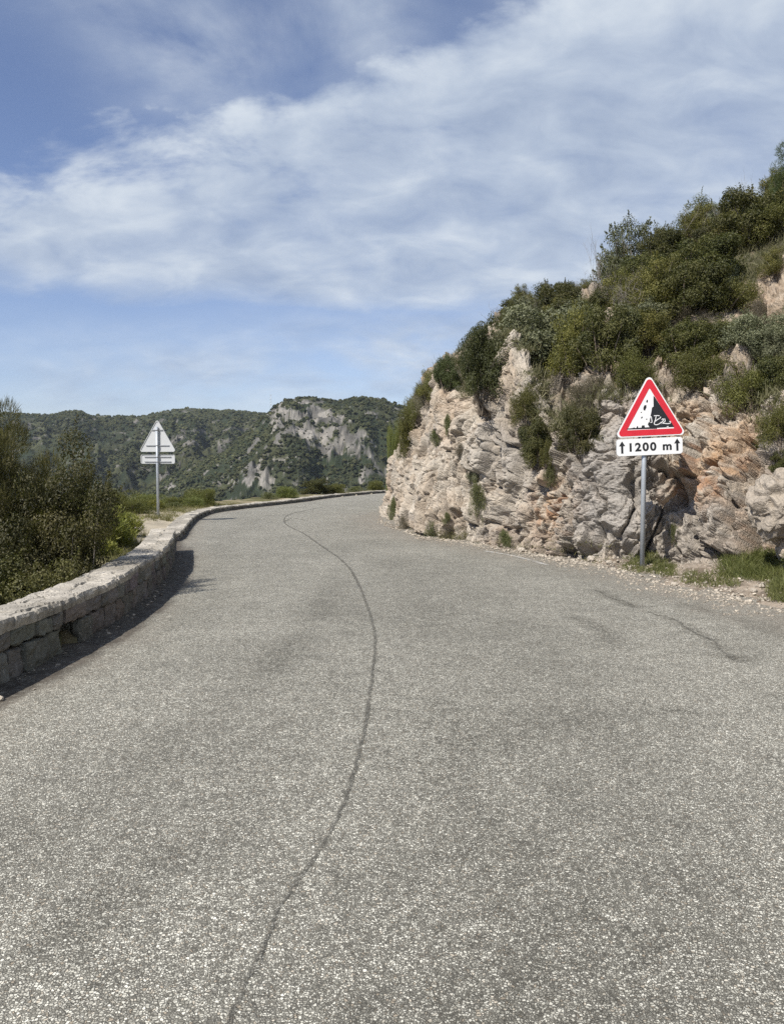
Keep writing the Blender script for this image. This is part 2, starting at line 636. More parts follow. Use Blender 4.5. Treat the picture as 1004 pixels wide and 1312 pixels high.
def grid_normals(p):
    g = p.reshape(nv, nu, 3)
    n = np.cross(np.gradient(g, axis=1), np.gradient(g, axis=0)).reshape(-1, 3)
    n /= np.linalg.norm(n, axis=1)[:, None] + 1e-9
    return n


vv, uu = V2.ravel(), U2.ravel()
nrm = grid_normals(p)
if nrm[(vv > 1.2) & (vv < 1.8)][:, 0].mean() > 0:
    nrm = -nrm
face = sstep(0.80, 1.08, vv) * (1 - sstep(1.95, 2.35, vv))       # bare rock face
slope = sstep(1.95, 2.35, vv)
def spot(px, py, depth, rad, sz=1.0):
    c = P(px, py, depth)
    q = (p - c) / np.array([rad, rad * 2.2, rad * sz])
    return np.exp(-(q ** 2).sum(1))


scree = np.clip(spot(985, 372, 15.0, 1.25, .9) + .5 * spot(880, 495, 13.3, .9), 0, 1)
# outcrops on the slope
outc = sstep(0.20, 0.42, fbm(p * 0.42, 4, 91)) * slope
outc = np.maximum(outc, slope * np.clip(1.4 * (spot(893, 438, 15.6, .55, .7) + spot(855, 462, 14.6, .5, .7) + spot(815, 500, 13.6, .6, .6) + spot(905, 495, 13.2, .6, .5) + spot(955, 470, 13.4, .4, .6) + spot(725, 505, 14.8, .5, .6)), 0, 1))
mask = np.clip(face + outc * 0.6 + 0.16 * slope + 0.45 * scree * slope + 0.05, 0, 1)
d = np.zeros(len(p))
w = p + 0.35 * np.stack([fbm(p * 1.3, 3, 5), fbm(p * 1.3, 3, 6), fbm(p * 1.3, 3, 7)], 1)
# vertical buttresses
along = uu
d += face * (0.34 * fbm(np.stack([along * 1.9, vv * 0.7, 0 * vv], 1), 3, 41) + 0.22 * np.sin((vv - 1) * math.pi).clip(0))
h1, j1 = facets(w * np.array([1.0, 1.0, .52]) / 0.80, 11)
h2, j2 = facets(w * np.array([1.0, 1.0, .60]) / 0.34, 23)
w3 = w + 0.05 * np.stack([vnoise(p * 9, 5), vnoise(p * 9, 6), vnoise(p * 9, 7)], 1)
h3, j3 = facets(w3 * np.array([1.0, 1.0, .78]) / 0.15, 37)
h4, j4 = facets(w3 / 0.065, 53)
h1 = (h1 + .25) * sstep(0, .12, j1)
h2 = (h2 + .25) * sstep(0, .26, j2)
h3 = (h3 + .25) * sstep(0, .30, j3)
h4 = (h4 + .25) * sstep(0, .35, j4)
smooth_zone = np.exp(-((uu - 9.0) / 0.55) ** 2) * sstep(1.0, 1.2, vv) * (1 - sstep(1.6, 2.0, vv))    # the grey smoother slab beside the sign
rough = 1 - 0.72 * smooth_zone
graz = 0.5 + 0.5 * sstep(6.0, 8.2, uu)
d -= 0.11 * mask
vj = fbm(p * np.array([0.85, 0.85, 0.22]) + 0.12 * fbm(p * 2, 3, 131)[:, None], 3, 130)
d -= face * (0.17 * np.exp(-(vj / 0.030) ** 2) + 0.10 * np.exp(-((vj - .22) / 0.022) ** 2))
d += mask * (0.28 * h1 * rough + 0.155 * graz * h2 * rough + 0.085 * graz * h3 * rough + 0.040 * graz * h4 * (0.6 + 0.4 * rough))
d += mask * (0.10 * fbm(w * 2.2, 5, 3) + 0.03 * fbm(p * 9, 4, 8))
d -= mask * (0.16 * np.exp(-(j1 / 0.05) ** 2) * rough + 0.085 * np.exp(-(j2 / 0.07) ** 2) * rough + 0.022 * np.exp(-(j3 / 0.10) ** 2))
d += slope * (0.5 * fbm(p * 0.5, 4, 61) + 0.30 * outc)
d += (1 - face) * (1 - slope) * (0.05 * fbm(p * 2.5, 4, 71) + 0.02 * fbm(p * 11, 3, 72))


def dent(px, py, depth, rad, amt, sx=1.0, sz=1.0):
    c = P(px, py, depth)
    q = (p - c) / np.array([rad * sx, rad * 1.6, rad * sz])
    return -amt * np.exp(-((q ** 2).sum(1)) ** 1.6)


def bumpat(px, py, depth, rad, amt, sx=1.0, sz=1.0):
    return -dent(px, py, depth, rad, amt, sx, sz)


d += dent(848, 632, 12.3, 0.46, 0.45, 1.0, 0.62)
d += dent(985, 700, 10.5, 0.30, 0.35)
# pinnacles and notches along the rock crest
d += bumpat(638, 520, 15.3, 0.6, 0.20, 0.6, 1.8)
d += bumpat(576, 520, 18.6, 0.45, 0.2, 0.5, 1.6)
d += dent(606, 500, 17.0, 0.42, 0.45, 0.8, 1.2)
d += dent(683, 575, 13.8, 0.5, 0.40, 0.7, 1.6)
p2 = p + nrm * d[:, None]
# crest pinnacles rise too
for px, py, dep, rad, up in ((640, 480, 15.5, 0.55, 0.75), (577, 492, 18.8, 0.36, 0.40)):
    c = P(px, py, dep)
    q = np.hypot(p[:, 0] - c[0], p[:, 1] - c[1]) / rad
    p2[:, 2] += up * np.exp(-q ** 3) * sstep(1.3, 2.0, vv) * (1 - sstep(2.05, 2.5, vv))
# the verge is rubble: keep its outer lip near the road plane
lip = 1 - sstep(0.0, 0.5, vv)
p2[:, 2] += lip * 0.030 * fbm(p * 3.5, 4, 77)
hill_p = p2

# colours of rock, soil, verge
nA = fbm(p * 0.55, 4, 101)
nB = fbm(p * 1.7, 5, 102)
nC = fbm(p * 6.0, 4, 103)
cream = np.array([0.385, 0.322, 0.25])
pale = np.array([0.44, 0.392, 0.325])
grey = np.array([0.285, 0.258, 0.224])
ochre = np.array([0.42, 0.25, 0.125])
rust = np.array([0.30, 0.155, 0.08])
mixc = lambda a, b, f: a * (1 - f[:, None]) + b * f[:, None]
rc = mixc(np.broadcast_to(pale, p.shape), cream, sstep(-0.3, 0.3, nB))
rc = mixc(rc, grey, 0.8 * sstep(0.10, 0.40, nA + 0.45 * nC))


och = np.clip(spot(905, 560, 12.3, 0.55) + spot(925, 625, 11.7, 0.5, .8) + 0.8 * spot(880, 600, 12.3, 0.35) + 0.9 * spot(712, 640, 13.3, 0.42, 1.2) + 0.6 * spot(690, 655, 13.6, 0.4) + .8 * spot(985, 700, 10.6, .3) + .45 * spot(985, 385, 15, 1.4), 0, 1)
tanp = sstep(0.05, 0.38, fbm(p * 0.9 + 7, 4, 121)) * (0.4 + 0.6 * sstep(-.1, .3, nC))
rc = mixc(rc, np.array([0.37, 0.265, 0.175]), 0.38 * tanp)
rc = mixc(rc, ochre, 0.8 * np.clip(och * (0.25 + 1.3 * (nC + nB * .6)), 0, 0.85))
rc = mixc(rc, rust, np.clip(och * sstep(0.12, 0.4, fbm(p * 4, 4, 107)) * 0.7, 0, 1))
gz = np.clip(smooth_zone * 1.1 + 0.9 * spot(790, 600, 12.8, 0.55, 1.2) + 0.7 * spot(640, 570, 15, .5) + .5 * spot(650, 600, 15, .5), 0, 1)
rc = mixc(rc, np.array([0.30, 0.278, 0.25]), gz * (0.72 + .28 * np.clip(nC * 2, -1, 1)))
soil = mixc(np.broadcast_to(np.array([0.20, 0.155, 0.105]), p.shape), np.array([0.33, 0.27, 0.20]), sstep(-0.2, 0.3, nC))
green = mixc(np.broadcast_to(np.array([0.055, 0.057, 0.026]), p.shape), np.array([0.10, 0.09, 0.05]), sstep(-0.3, 0.3, nC))
slc = mixc(green, soil, sstep(0.10, 0.40, nB + 0.6 * scree))
slc = mixc(slc, mixc(np.broadcast_to(np.array([0.30, 0.235, 0.17]), p.shape), rc, np.clip(0.45 + nC * 1.6, 0, 1) * (1 - .35 * scree)), np.clip(outc + scree * 0.9, 0, 1))
verge = mixc(np.broadcast_to(np.array([0.30, 0.25, 0.195]), p.shape), np.array([0.17, 0.135, 0.10]), sstep(-0.2, 0.35, nC + nB * .5))
hc = mixc(rc, slc, slope)
hc = mixc(verge, hc, sstep(0.72, 0.98, vv + 0.08 * nC))
stain = sstep(0.25, 0.5, fbm(np.stack([p[:, 0] * 5, p[:, 1] * 5, p[:, 2] * 0.8], 1), 4, 111)) * face
hc = hc * (1 - 0.30 * stain[:, None])
hill_me = mesh_from('hillside', hill_p, grid_faces(nv, nu)[:, ::-1], False, hc)
hill = link('hillside', hill_me, M['cliff'])
tag(hill, kind='structure')
hg = hill_p.reshape(nv, nu, 3)
hill_bvh = BVHTree.FromPolygons([tuple(x) for x in hill_p[::1]], [tuple(f) for f in grid_faces(nv, nu)])


def hill_hit(px, py):
    d_ = ray(px, py)
    r = hill_bvh.ray_cast(Vector((0, 0, CAMZ)), Vector(d_).normalized())
    return (np.array(r[0]), np.array(r[1])) if r[0] is not None else (None, None)


def hill_z(x, y):
    r = hill_bvh.ray_cast(Vector((x, y, 60)), Vector((0, 0, -1)))
    return r[0].z if r[0] is not None else 0.0


def hill_at(uf, vf):
    i = int(np.argmin(abs(v - vf)))
    j = int(np.argmin(abs(u - uf)))
    return hg[i, j]


# ------------------------------------------------------------------ road
rightline = spline_cols(ctrl[0], np.linspace(0, NS - 1, 300))[::-1, :2]
mid_r = spline_cols(ctrl[0] * 0.45 + ctrl[1] * 0.55, np.linspace(0, NS - 1, 300))[::-1, :2]


def by_fraction(l, n):
    s = np.concatenate([[0], np.cumsum(np.linalg.norm(np.diff(l, axis=0), axis=1))])
    x = np.linspace(0, s[-1], n)
    return np.stack([np.interp(x, s, l[:, 0]), np.interp(x, s, l[:, 1])], 1)


# match the two sides by stations
LK = [(-4.1, -6), (-3.15, 1), (-2.74, 5.6), (-2.80, 8.5), (-3.12, 10.7), (-3.6, 12.7), (-4.4, 16), (-5.0, 19), (-5.7, 22.5), (-6.0, 25.5), (-5.6, 29.0), (-4.3, 33.8), (-2.75, 41.4), (-0.4, 48), (3.5, 55), (9, 61), (16, 65)]
RK = [(7.6, -4.6), (6.6, 2), (5.9, 6.0), (5.2, 8.6), (4.9, 9.9), (4.3, 11.4), (3.0, 13.1), (1.9, 15.9), (1.0, 18), (0.2, 23.6), (0.5, 27.5), (1.5, 31.5), (3.4, 35), (6, 39), (9.2, 43), (13.5, 47.5), (18.5, 51)]
lk, _ = resample(LK, 0.01)
NR, NC = 620, 110


def spl_station(K, n):
    K = np.array(K, float)
    q = np.vstack([2 * K[0] - K[1], K, 2 * K[-1] - K[-2]])
    uu_ = np.linspace(0, len(K) - 1, n)
    i = np.clip(np.floor(uu_).astype(int), 0, len(K) - 2)
    t = (uu_ - i)[:, None]
    a, b, c, d_ = q[i], q[i + 1], q[i + 2], q[i + 3]
    return 0.5 * ((2 * b) + (c - a) * t + (2 * a - 5 * b + 4 * c - d_) * t ** 2 + (3 * b - a - 3 * c + d_) * t ** 3)


Ls, Rs = spl_station(LK, NR), spl_station(RK, NR)
nl = normals2(Ls)
Ls = Ls + nl * 0.12
ft = np.linspace(0, 1, NC)[None, :, None]
rp = (Ls[:, None, :] * (1 - ft) + Rs[:, None, :] * ft).reshape(-1, 2)
rz = 0.012 * fbm(np.stack([rp[:, 0] * .5, rp[:, 1] * .5, 0 * rp[:, 0]], 1), 3, 201)
roadv = np.column_stack([rp, rz])


def line_mask(pts_px, width, soft=1.0):
    l = np.array([G(*q)[:2] for q in pts_px])
    l, _ = resample(l, 0.25)
    dd, _ = dist_line(rp, l)
    return np.exp(-(dd / width) ** 2)


r3 = np.column_stack([rp, 0 * rp[:, 0]])
pat = 0.45 + 0.55 * sstep(-0.25, 0.35, fbm(r3 * 1.1, 4, 205))
dark = np.zeros(len(rp))
dark += 0.50 * line_mask([(30, 1085), (130, 1012), (240, 945), (330, 868), (395, 800), (432, 745)], 0.20) * pat * 0.7
dark += 0.30 * line_mask([(90, 1200), (170, 1130), (260, 1070), (340, 990)], 0.14) * pat
dark += 0.16 * line_mask([(330, 1000), (400, 900), (440, 820), (450, 770)], 0.35) * pat
dark += 0.34 * line_mask([(620, 1312), (610, 1050), (590, 900), (560, 800), (500, 720)], 0.40) * pat
dark += 0.30 * line_mask([(900, 1312), (830, 1100), (760, 950), (690, 840), (620, 770), (560, 720)], 0.38) * pat
dark += 0.15 * line_mask([(240, 800), (262, 745), (285, 700), (310, 675), (350, 660)], 0.25) * pat
dark += 0.85 * line_mask([(765, 757), (790, 768), (812, 777)], 0.07) * pat
dark += 0.5 * line_mask([(835, 783), (880, 803), (915, 825), (948, 846)], 0.06) * sstep(-0.4, 0.1, fbm(r3 * 3.5, 3, 206))
dark += 0.45 * line_mask([(912, 838), (945, 846), (965, 843)], 0.06)
dark += 0.55 * line_mask([(735, 790), (770, 805), (785, 830)], 0.09) * pat
dark += 0.6 * line_mask([(858, 910), (900, 914)], 0.05)
dark += 0.40 * line_mask([(880, 775), (950, 795), (1004, 815)], 0.16) * pat
dark += 0.45 * line_mask([(985, 890), (1010, 895)], 0.07) * pat
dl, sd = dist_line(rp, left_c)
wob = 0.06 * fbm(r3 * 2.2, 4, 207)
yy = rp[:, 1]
soil_shade = (1 - sstep(0.27, 0.38, dl + wob)) * (1 - sstep(13.6, 15.5, yy)) + (1 - sstep(0.05, 0.22, dl + wob)) * sstep(13.6, 15.5, yy)  # gutter soil, widened to paint the shadow at the wall foot
dustm = 0.55 * (1 - sstep(0.2, 0.75, dl + 4 * wob))
de, _ = dist_line(rp, rightline)
dsr = np.where(dist_line(rp, rightline)[1] > 0, de, 0)
dustm += (1 - sstep(0.0, 1.15, dsr + 5 * wob)) * 0.95
road_me = mesh_from('road', roadv, grid_faces(NR, NC)[:, ::-1], True)
dark *= 1.45
fattr(road_me, 'dark', np.clip(dark, 0, 1))
fattr(road_me, 'soil', np.clip(soil_shade, 0, 1))  # carries soil together with painted wall shade
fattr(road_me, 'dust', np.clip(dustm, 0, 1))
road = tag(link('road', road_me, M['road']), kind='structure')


def rz_at(q):
    q = np.asarray(q)
    return 0.012 * fbm(np.stack([q[:, 0] * .5, q[:, 1] * .5, 0 * q[:, 0]], 1), 3, 201)


def ribbon(name, pts_px, w0, w1, mat, z, seed, wig=0.02):
    l = np.array([G(*q)[:2] for q in pts_px])
    l, s = resample(l, 0.04)
    l3 = np.column_stack([l, 0 * l[:, 0]])
    n = normals2(l)
    l = l + n * (wig * fbm(l3 * 3, 4, seed))[:, None] + n * (0.012 * fbm(l3 * 16, 4, seed + 2))[:, None]
    wd = np.linspace(w0, w1, len(l)) * (1 + 0.55 * fbm(l3 * 4, 4, seed + 1))
    fr = np.array([-1, -0.35, 0.35, 1.0])
    vs = l[:, None, :] + n[:, None, :] * (fr[None, :, None] * wd[:, None, None] * 0.5)
    vs = vs.reshape(-1, 2)
    me = mesh_from(name, np.column_stack([vs, rz_at(vs) + z]), grid_faces(len(l), 4)[:, ::-1], True)
    fattr(me, 'edge', np.tile([0.0, 1.0, 1.0, 0.0], len(l)))
    return tag(link(name, me, mat), kind='structure')


ribbon('road_crack', [(285, 1330), (320, 1250), (346, 1195), (358, 1165), (382, 1128), (410, 1090), (440, 1030), (456, 980), (468, 930), (476, 872), (480, 835), (479, 808), (470, 775), (456, 742), (439, 719), (415, 702), (391, 685), (369, 674), (364, 667), (369, 660), (387, 655), (412, 650)], 0.024, 0.075, M['crack'], 0.004, 300, 0.006)
ribbon('road_crack', [(346, 1195), (334, 1212), (330, 1240), (316, 1256)], 0.012, 0.008, M['crack'], 0.005, 325, 0.02)
ribbon('road_crack', [(365, 668), (375, 664), (395, 668)], 0.05, 0.05, M['crack'], 0.005, 320)
ribbon('road_crack', [(835, 783), (880, 803), (915, 825), (948, 846)], 0.02, 0.035, M['crack'], 0.004, 330, 0.10)
ribbon('road_crack', [(765, 757), (790, 768), (815, 776), (840, 777)], 0.025, 0.02, M['crack'], 0.004, 340, 0.08)
ribbon('road_marking', [(622, 706), (660, 713), (700, 724)], 0.10, 0.10, M['paint'], 0.006, 350, 0.0)

# ------------------------------------------------------------------ ground, valley, mountains
pxaz = lambda px: np.degrees(np.arctan((px - CX) / F))
A_SK = [(-900, 700), (-300, 690), (60, 668), (100, 652), (180, 630), (230, 606), (290, 580), (322, 552), (340, 533), (347, 529), (356, 521), (368, 514), (385, 511), (405, 510), (422, 512), (434, 513), (450, 510), (468, 508), (488, 512), (508, 519), (540, 532), (620, 560), (900, 575), (1400, 560)]
B_SK = [(-900, 520), (-300, 540), (0, 530), (40, 531), (66, 531), (90, 527.5), (104, 528), (122, 534), (150, 534.5), (182, 534), (200, 529.5), (222, 527), (243, 523), (262, 524.5), (300, 527.5), (342, 532), (400, 540), (500, 555), (900, 570), (1400, 560)]


def crest(sk, az, r):
    a = np.array([pxaz(q[0]) for q in sk])
    py = np.array([q[1] for q in sk], float)
    pyi = np.interp(az, a, py, left=560, right=560)
    d_ = 656 - pyi
    # pitch-corrected tangent of elevation on the image column
    c, s = math.cos(PITCH), math.sin(PITCH)
    vv_ = d_ / F
    up = -s + vv_ * c
    fw = c + vv_ * s
    return CAMZ + r * np.cos(np.radians(np.clip(az, -60, 60))) * up / fw


azs = np.concatenate([np.linspace(-180, -34, 60, endpoint=False), np.linspace(-34, 5, 760, endpoint=False), np.linspace(5, 180, 70)])
rs = np.concatenate([np.geomspace(1.2, 6, 10, endpoint=False), np.linspace(6, 40, 110, endpoint=False), np.geomspace(40, 290, 40, endpoint=False), np.linspace(290, 1010, 300, endpoint=False), np.geomspace(1010, 3000, 16)])
RR, AA = np.meshgrid(rs, azs, indexing='ij')
rr, aa = RR.ravel(), AA.ravel()
tx, ty = rr * np.sin(np.radians(aa)), rr * np.cos(np.radians(aa))
t3 = np.column_stack([tx, ty, 0 * tx])
RA, RB = 620.0, 960.0
wr = 40 * fbm(t3 / 160, 4, 400)
zA, zB = crest(A_SK, aa, RA), crest(B_SK, aa, RB)
FLOOR = -62.0


def mount(zc, r0, rc_, r, back):
    x = (r - r0) / (rc_ - r0)
    g = np.where(x < 0, 0, np.where(x < 1, 0.45 * x + 0.55 * sstep(0.15, 1.0, x), 1 - back * (x - 1)))
    return FLOOR + (zc - FLOOR) * np.clip(g, 0, 1)


nearcrA = np.exp(-((rr - RA) / 60) ** 2)
nearcrB = np.exp(-((rr - RB) / 90) ** 2)
rwA = rr + wr * (1 - nearcrA)
mA = mount(zA, 300, RA, rwA, 0.7)
mB = mount(zB, 430, RB, rr + wr * 1.6 * (1 - nearcrB), 0.3)
gully = 1 - abs(fbm(np.column_stack([aa * 0.22, rr / 420, 0 * aa]) + 0.25 * fbm(t3 / 90, 3, 402)[:, None], 4, 401)) * 2
fine = fbm(t3 / 26, 5, 404)
fac1, _ = facets(np.column_stack([tx / 34, ty / 34, 0 * tx]), 410)
fac2, _ = facets(np.column_stack([tx / 13, ty / 13, 0 * tx]), 415)
hA = mA + (1 - 0.88 * nearcrA) * sstep(300, 360, rr) * (13 * (gully - .6) + 9 * fine + 2.5 * fac1) + (0.6 * fac2 + 2.6 * fbm(t3 / 9, 3, 405)) * (1 - .5 * nearcrA)
hB = mB + (1 - 0.90 * nearcrB) * sstep(430, 520, rr) * (24 * (gully - .6) + 9 * fine + 3 * fac1) + (0.6 * fac2 + 2.4 * fbm(t3 / 9, 3, 406)) * (1 - .6 * nearcrB)
mt = np.maximum(hA, hB)
isA = hA > hB
dl2, sd2 = dist_line(np.column_stack([tx, ty]), left_c[::4])
outside = np.where(sd2 > 0, dl2, -dl2)
lip_w = 2.6 + 1.2 * fbm(t3 * 0.25, 3, 420) + 2.2 * np.exp(-((ty - 19) / 5) ** 2)
near_h = 0.10 + 0.16 * sstep(0.3, 1.5, outside) * np.exp(-((ty - 19) / 8) ** 2) + 0.10 * fbm(t3 * 0.9, 4, 421) * sstep(.4, 1.2, outside) - np.clip(outside - lip_w, 0, None) * 0.62
near_h = np.where(outside < 0.05, -0.25, near_h)
rightside = (sd2 < 0)
th = np.maximum(near_h, np.maximum(FLOOR + 6 * fbm(t3 / 60, 4, 422), np.where(rr > 200, mt, -999)))
th = np.where(rightside, np.where(rr < 120, -0.25, np.maximum(th, -30)), th)
# colours
nq = fbm(t3 / 22, 5, 430)
nr_ = fbm(t3 / 7, 4, 431)
gcol = mixc(np.broadcast_to(np.array([0.026, 0.034, 0.018]), t3.shape), np.array([0.058, 0.062, 0.032]), sstep(-0.3, 0.3, nq))
px_ = CX + F * np.tan(np.radians(np.clip(aa, -70, 70)))
el = (th - CAMZ) / np.maximum(rr * np.cos(np.radians(np.clip(aa, -70, 70))), 1)
c_, s_ = math.cos(PITCH), math.sin(PITCH)
py_ = CY - F * (el * c_ + s_) / (c_ - el * s_)


def rk(cx, cy, sx, sy, rot=0.0):
    a = math.radians(rot)
    dx, dy = px_ - cx, py_ - cy
    X, Y = dx * math.cos(a) + dy * math.sin(a), -dx * math.sin(a) + dy * math.cos(a)
    return np.exp(-((X / sx) ** 2 + (Y / sy) ** 2))


rockA = (1.0 * rk(385, 530, 32, 20) + 0.85 * rk(400, 552, 30, 20) + 1.0 * rk(448, 552, 34, 13, 24) + 0.9 * rk(440, 566, 26, 10, 20) + 0.8 * rk(430, 585, 34, 14) + 0.6 * rk(400, 608, 50, 12)
         + 0.8 * rk(356, 528, 12, 10) + 0.5 * rk(330, 570, 16, 24) + 0.7 * rk(318, 622, 22, 9, -40) + 0.65 * rk(470, 530, 20, 5, 15) + .6 * rk(345, 605, 30, 14) + .5 * rk(465, 590, 22, 12))
rockB = (0.8 * rk(90, 578, 26, 7) + 0.55 * rk(185, 590, 16, 20) + 0.75 * rk(215, 605, 40, 9, -35) + 0.55 * rk(150, 628, 30, 8, -30) + 0.4 * rk(240, 560, 40, 15) + 0.5 * rk(280, 575, 25, 10) + .45 * rk(150, 545, 30, 8) + .5 * rk(140, 640, 14, 10))
rock = np.where(isA, rockA, rockB * 1.15)
nr5 = fbm(np.column_stack([tx / 5, ty / 14, th / 5]), 4, 433, 0.65)
nr6 = fbm(np.column_stack([tx / 13, ty / 16, th / 6]), 4, 434)
rockm = sstep(0.46, 0.60, rock * 0.53 + 0.04 + 0.35 * nq + 1.0 * nr6 + 0.95 * nr5) * (rr > 250)
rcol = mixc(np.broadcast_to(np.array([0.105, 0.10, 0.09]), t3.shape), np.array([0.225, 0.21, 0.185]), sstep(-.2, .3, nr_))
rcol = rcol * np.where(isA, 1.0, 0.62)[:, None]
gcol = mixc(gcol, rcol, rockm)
# crags: the bare rock stands out in ribs and ledges
rib = 1 - 2 * abs(fbm(np.column_stack([tx / 17, ty / 26, 0 * tx]) + 0.5 * fbm(t3 / 30, 3, 470)[:, None], 4, 471))
led = fbm(t3 / 7.5, 4, 472)
rsm = sstep(0.2, 0.55, rock + 0.25 * nq) * (rr > 250)
th = th + rsm * (6.5 * (rib - 0.45) + 3.2 * led) * np.where(isA, 1 - .55 * nearcrA, 1 - .8 * nearcrB)
near = 1 - sstep(40, 80, rr)
nf = fbm(t3 * 1.5, 5, 440)
ncol = mixc(np.broadcast_to(np.array([0.11, 0.105, 0.045]), t3.shape), np.array([0.24, 0.20, 0.13]), sstep(-0.15, 0.3, nf))
sandy = np.exp(-(((tx + 6.1) / 1.3) ** 2 + ((ty - 17.6) / 2.0) ** 2)) + .8 * np.exp(-(((tx + 6.6) / 1.2) ** 2 + ((ty - 23) / 2.2) ** 2)) + .7 * (outside < .9) * (ty > 14.5)
ncol = mixc(ncol, np.array([0.44, 0.385, 0.29]), np.clip(sandy * 1.3 + .4 * nf * sandy, 0, 1))
gcol = mixc(gcol, ncol, near)
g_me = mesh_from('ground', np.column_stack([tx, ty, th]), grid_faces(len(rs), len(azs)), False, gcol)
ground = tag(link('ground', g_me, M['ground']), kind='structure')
gr_bvh = BVHTree.FromPolygons(np.column_stack([tx, ty, th]).tolist(), grid_faces(len(rs), len(azs)).tolist())


def gr_z(x, y):
    r = gr_bvh.ray_cast(Vector((x, y, 300)), Vector((0, 0, -1)))
    return r[0].z if r[0] is not None else 0.0


# ------------------------------------------------------------------ blobs for distant scrub and for stones
def ico(sub):
    t = (1 + 5 ** 0.5) / 2
    vs = [(-1, t, 0), (1, t, 0), (-1, -t, 0), (1, -t, 0), (0, -1, t), (0, 1, t), (0, -1, -t), (0, 1, -t), (t, 0, -1), (t, 0, 1), (-t, 0, -1), (-t, 0, 1)]
    fs = [(0, 11, 5), (0, 5, 1), (0, 1, 7), (0, 7, 10), (0, 10, 11), (1, 5, 9), (5, 11, 4), (11, 10, 2), (10, 7, 6), (7, 1, 8), (3, 9, 4), (3, 4, 2), (3, 2, 6), (3, 6, 8), (3, 8, 9), (4, 9, 5), (2, 4, 11), (6, 2, 10), (8, 6, 7), (9, 8, 1)]
    vs = [np.array(q, float) / np.linalg.norm(q) for q in vs]
    for _ in range(sub):
        mid, nf_ = {}, []
        def m(a, b):
            k = (min(a, b), max(a, b))
            if k not in mid:
                w_ = vs[a] + vs[b]
                vs.append(w_ / np.linalg.norm(w_))
                mid[k] = len(vs) - 1
            return mid[k]
        for a, b, c in fs:
            ab, bc, ca = m(a, b), m(b, c), m(c, a)
            nf_ += [(a, ab, ca), (b, bc, ab), (c, ca, bc), (ab, bc, ca)]
        fs = nf_
    return np.array(vs), np.array(fs)


IV, IF = ico(1)
IV0, IF0 = ico(0)


def blob_mesh(name, pos, size, cols, iv, if_, squash=0.8, rough=0.3, seed=1):
    g = np.random.default_rng(seed)
    n = len(pos)
    k = len(iv)
    disp = 1 + rough * g.standard_normal((n, k, 1))
    th_ = g.uniform(0, 6.28, n)
    ca, sa = np.cos(th_)[:, None], np.sin(th_)[:, None]
    x = iv[None, :, 0] * ca - iv[None, :, 1] * sa
    y = iv[None, :, 0] * sa + iv[None, :, 1] * ca
    z = np.broadcast_to(iv[None, :, 2] * squash, x.shape)
    vs = np.stack([x, y, z], 2) * disp * size[:, None, None] + pos[:, None, :]
    fs = (if_[None] + (np.arange(n) * k)[:, None, None]).reshape(-1, 3)
    cc = np.repeat(cols, k, 0) * (1 + 0.18 * g.standard_normal((n * k, 1)))
    return mesh_from(name, vs.reshape(-1, 3), fs, False, np.clip(cc, 0.005, 1))


# scrub and woods on the mountains
T3 = np.column_stack([tx, ty, th]).reshape(len(rs), len(azs), 3)
rm2 = rockm.reshape(len(rs), len(azs))
isA2 = isA.reshape(len(rs), len(azs))
vis = np.where((rs > 300) & (rs < 1005))[0]
cv = np.where((azs > -30) & (azs < 3))[0]
NB_ = 34000
# sample by image density: nearer rows thinner
ri = vis[rng.integers(0, len(vis), NB_ * 2)]
ci = cv[rng.integers(0, len(cv), NB_ * 2)]
pp = T3[ri, ci]
keep = rm2[ri, ci] < rng.uniform(0.15, 1.9, len(ri))
dens = fbm(np.column_stack([pp[:, 0] / 30, pp[:, 1] / 30, 0 * ri]), 4, 450)
keep &= dens > rng.uniform(-0.45, 0.35, len(ri))
pp, ra_ = pp[keep][:NB_], isA2[ri, ci][keep][:NB_]
n = len(pp)
rdist = np.hypot(pp[:, 0], pp[:, 1])
rk_ = rm2[ri, ci][keep][:NB_]
size = (0.6 + 1.15 * rng.random(n) ** 2.2) * np.where(ra_, 1.0, 1.35) * (1 - 0.6 * rk_)
hue = rng.random(n)[:, None]
bc = np.array([0.026, 0.033, 0.016]) * (1 - hue) + np.array([0.062, 0.064, 0.030]) * hue
patch = fbm(np.column_stack([pp[:, 0] / 70, pp[:, 1] / 70, 0 * pp[:, 0]]), 3, 455)[:, None]
bc = bc * (1 + 0.7 * patch)
jit = rng.uniform(-1.5, 1.5, (n, 3)) * np.array([1, 1, 0.1])
me = blob_mesh('mountain_scrub', pp + jit + np.array([0, 0, 0.3]), size, bc, IV, IF, 0.9, 0.22, 4)
t = NT('scrub_leaf')
cN = t.noise(t.pos(), 1.1, 4, 0.7)
t.out(t.mix(1.0, t.attr('Col'), t.ramp(cN, [(0.3, 0.5), (0.7, 1.5)]), 'MULTIPLY'), 0.9, t.bump(cN, 0.8, 0.5), 0.1)
tag(link('mountain_scrub', me, t.m), 'dark green scrub and trees mottling the far mountainside', 'scrub', kind='stuff')


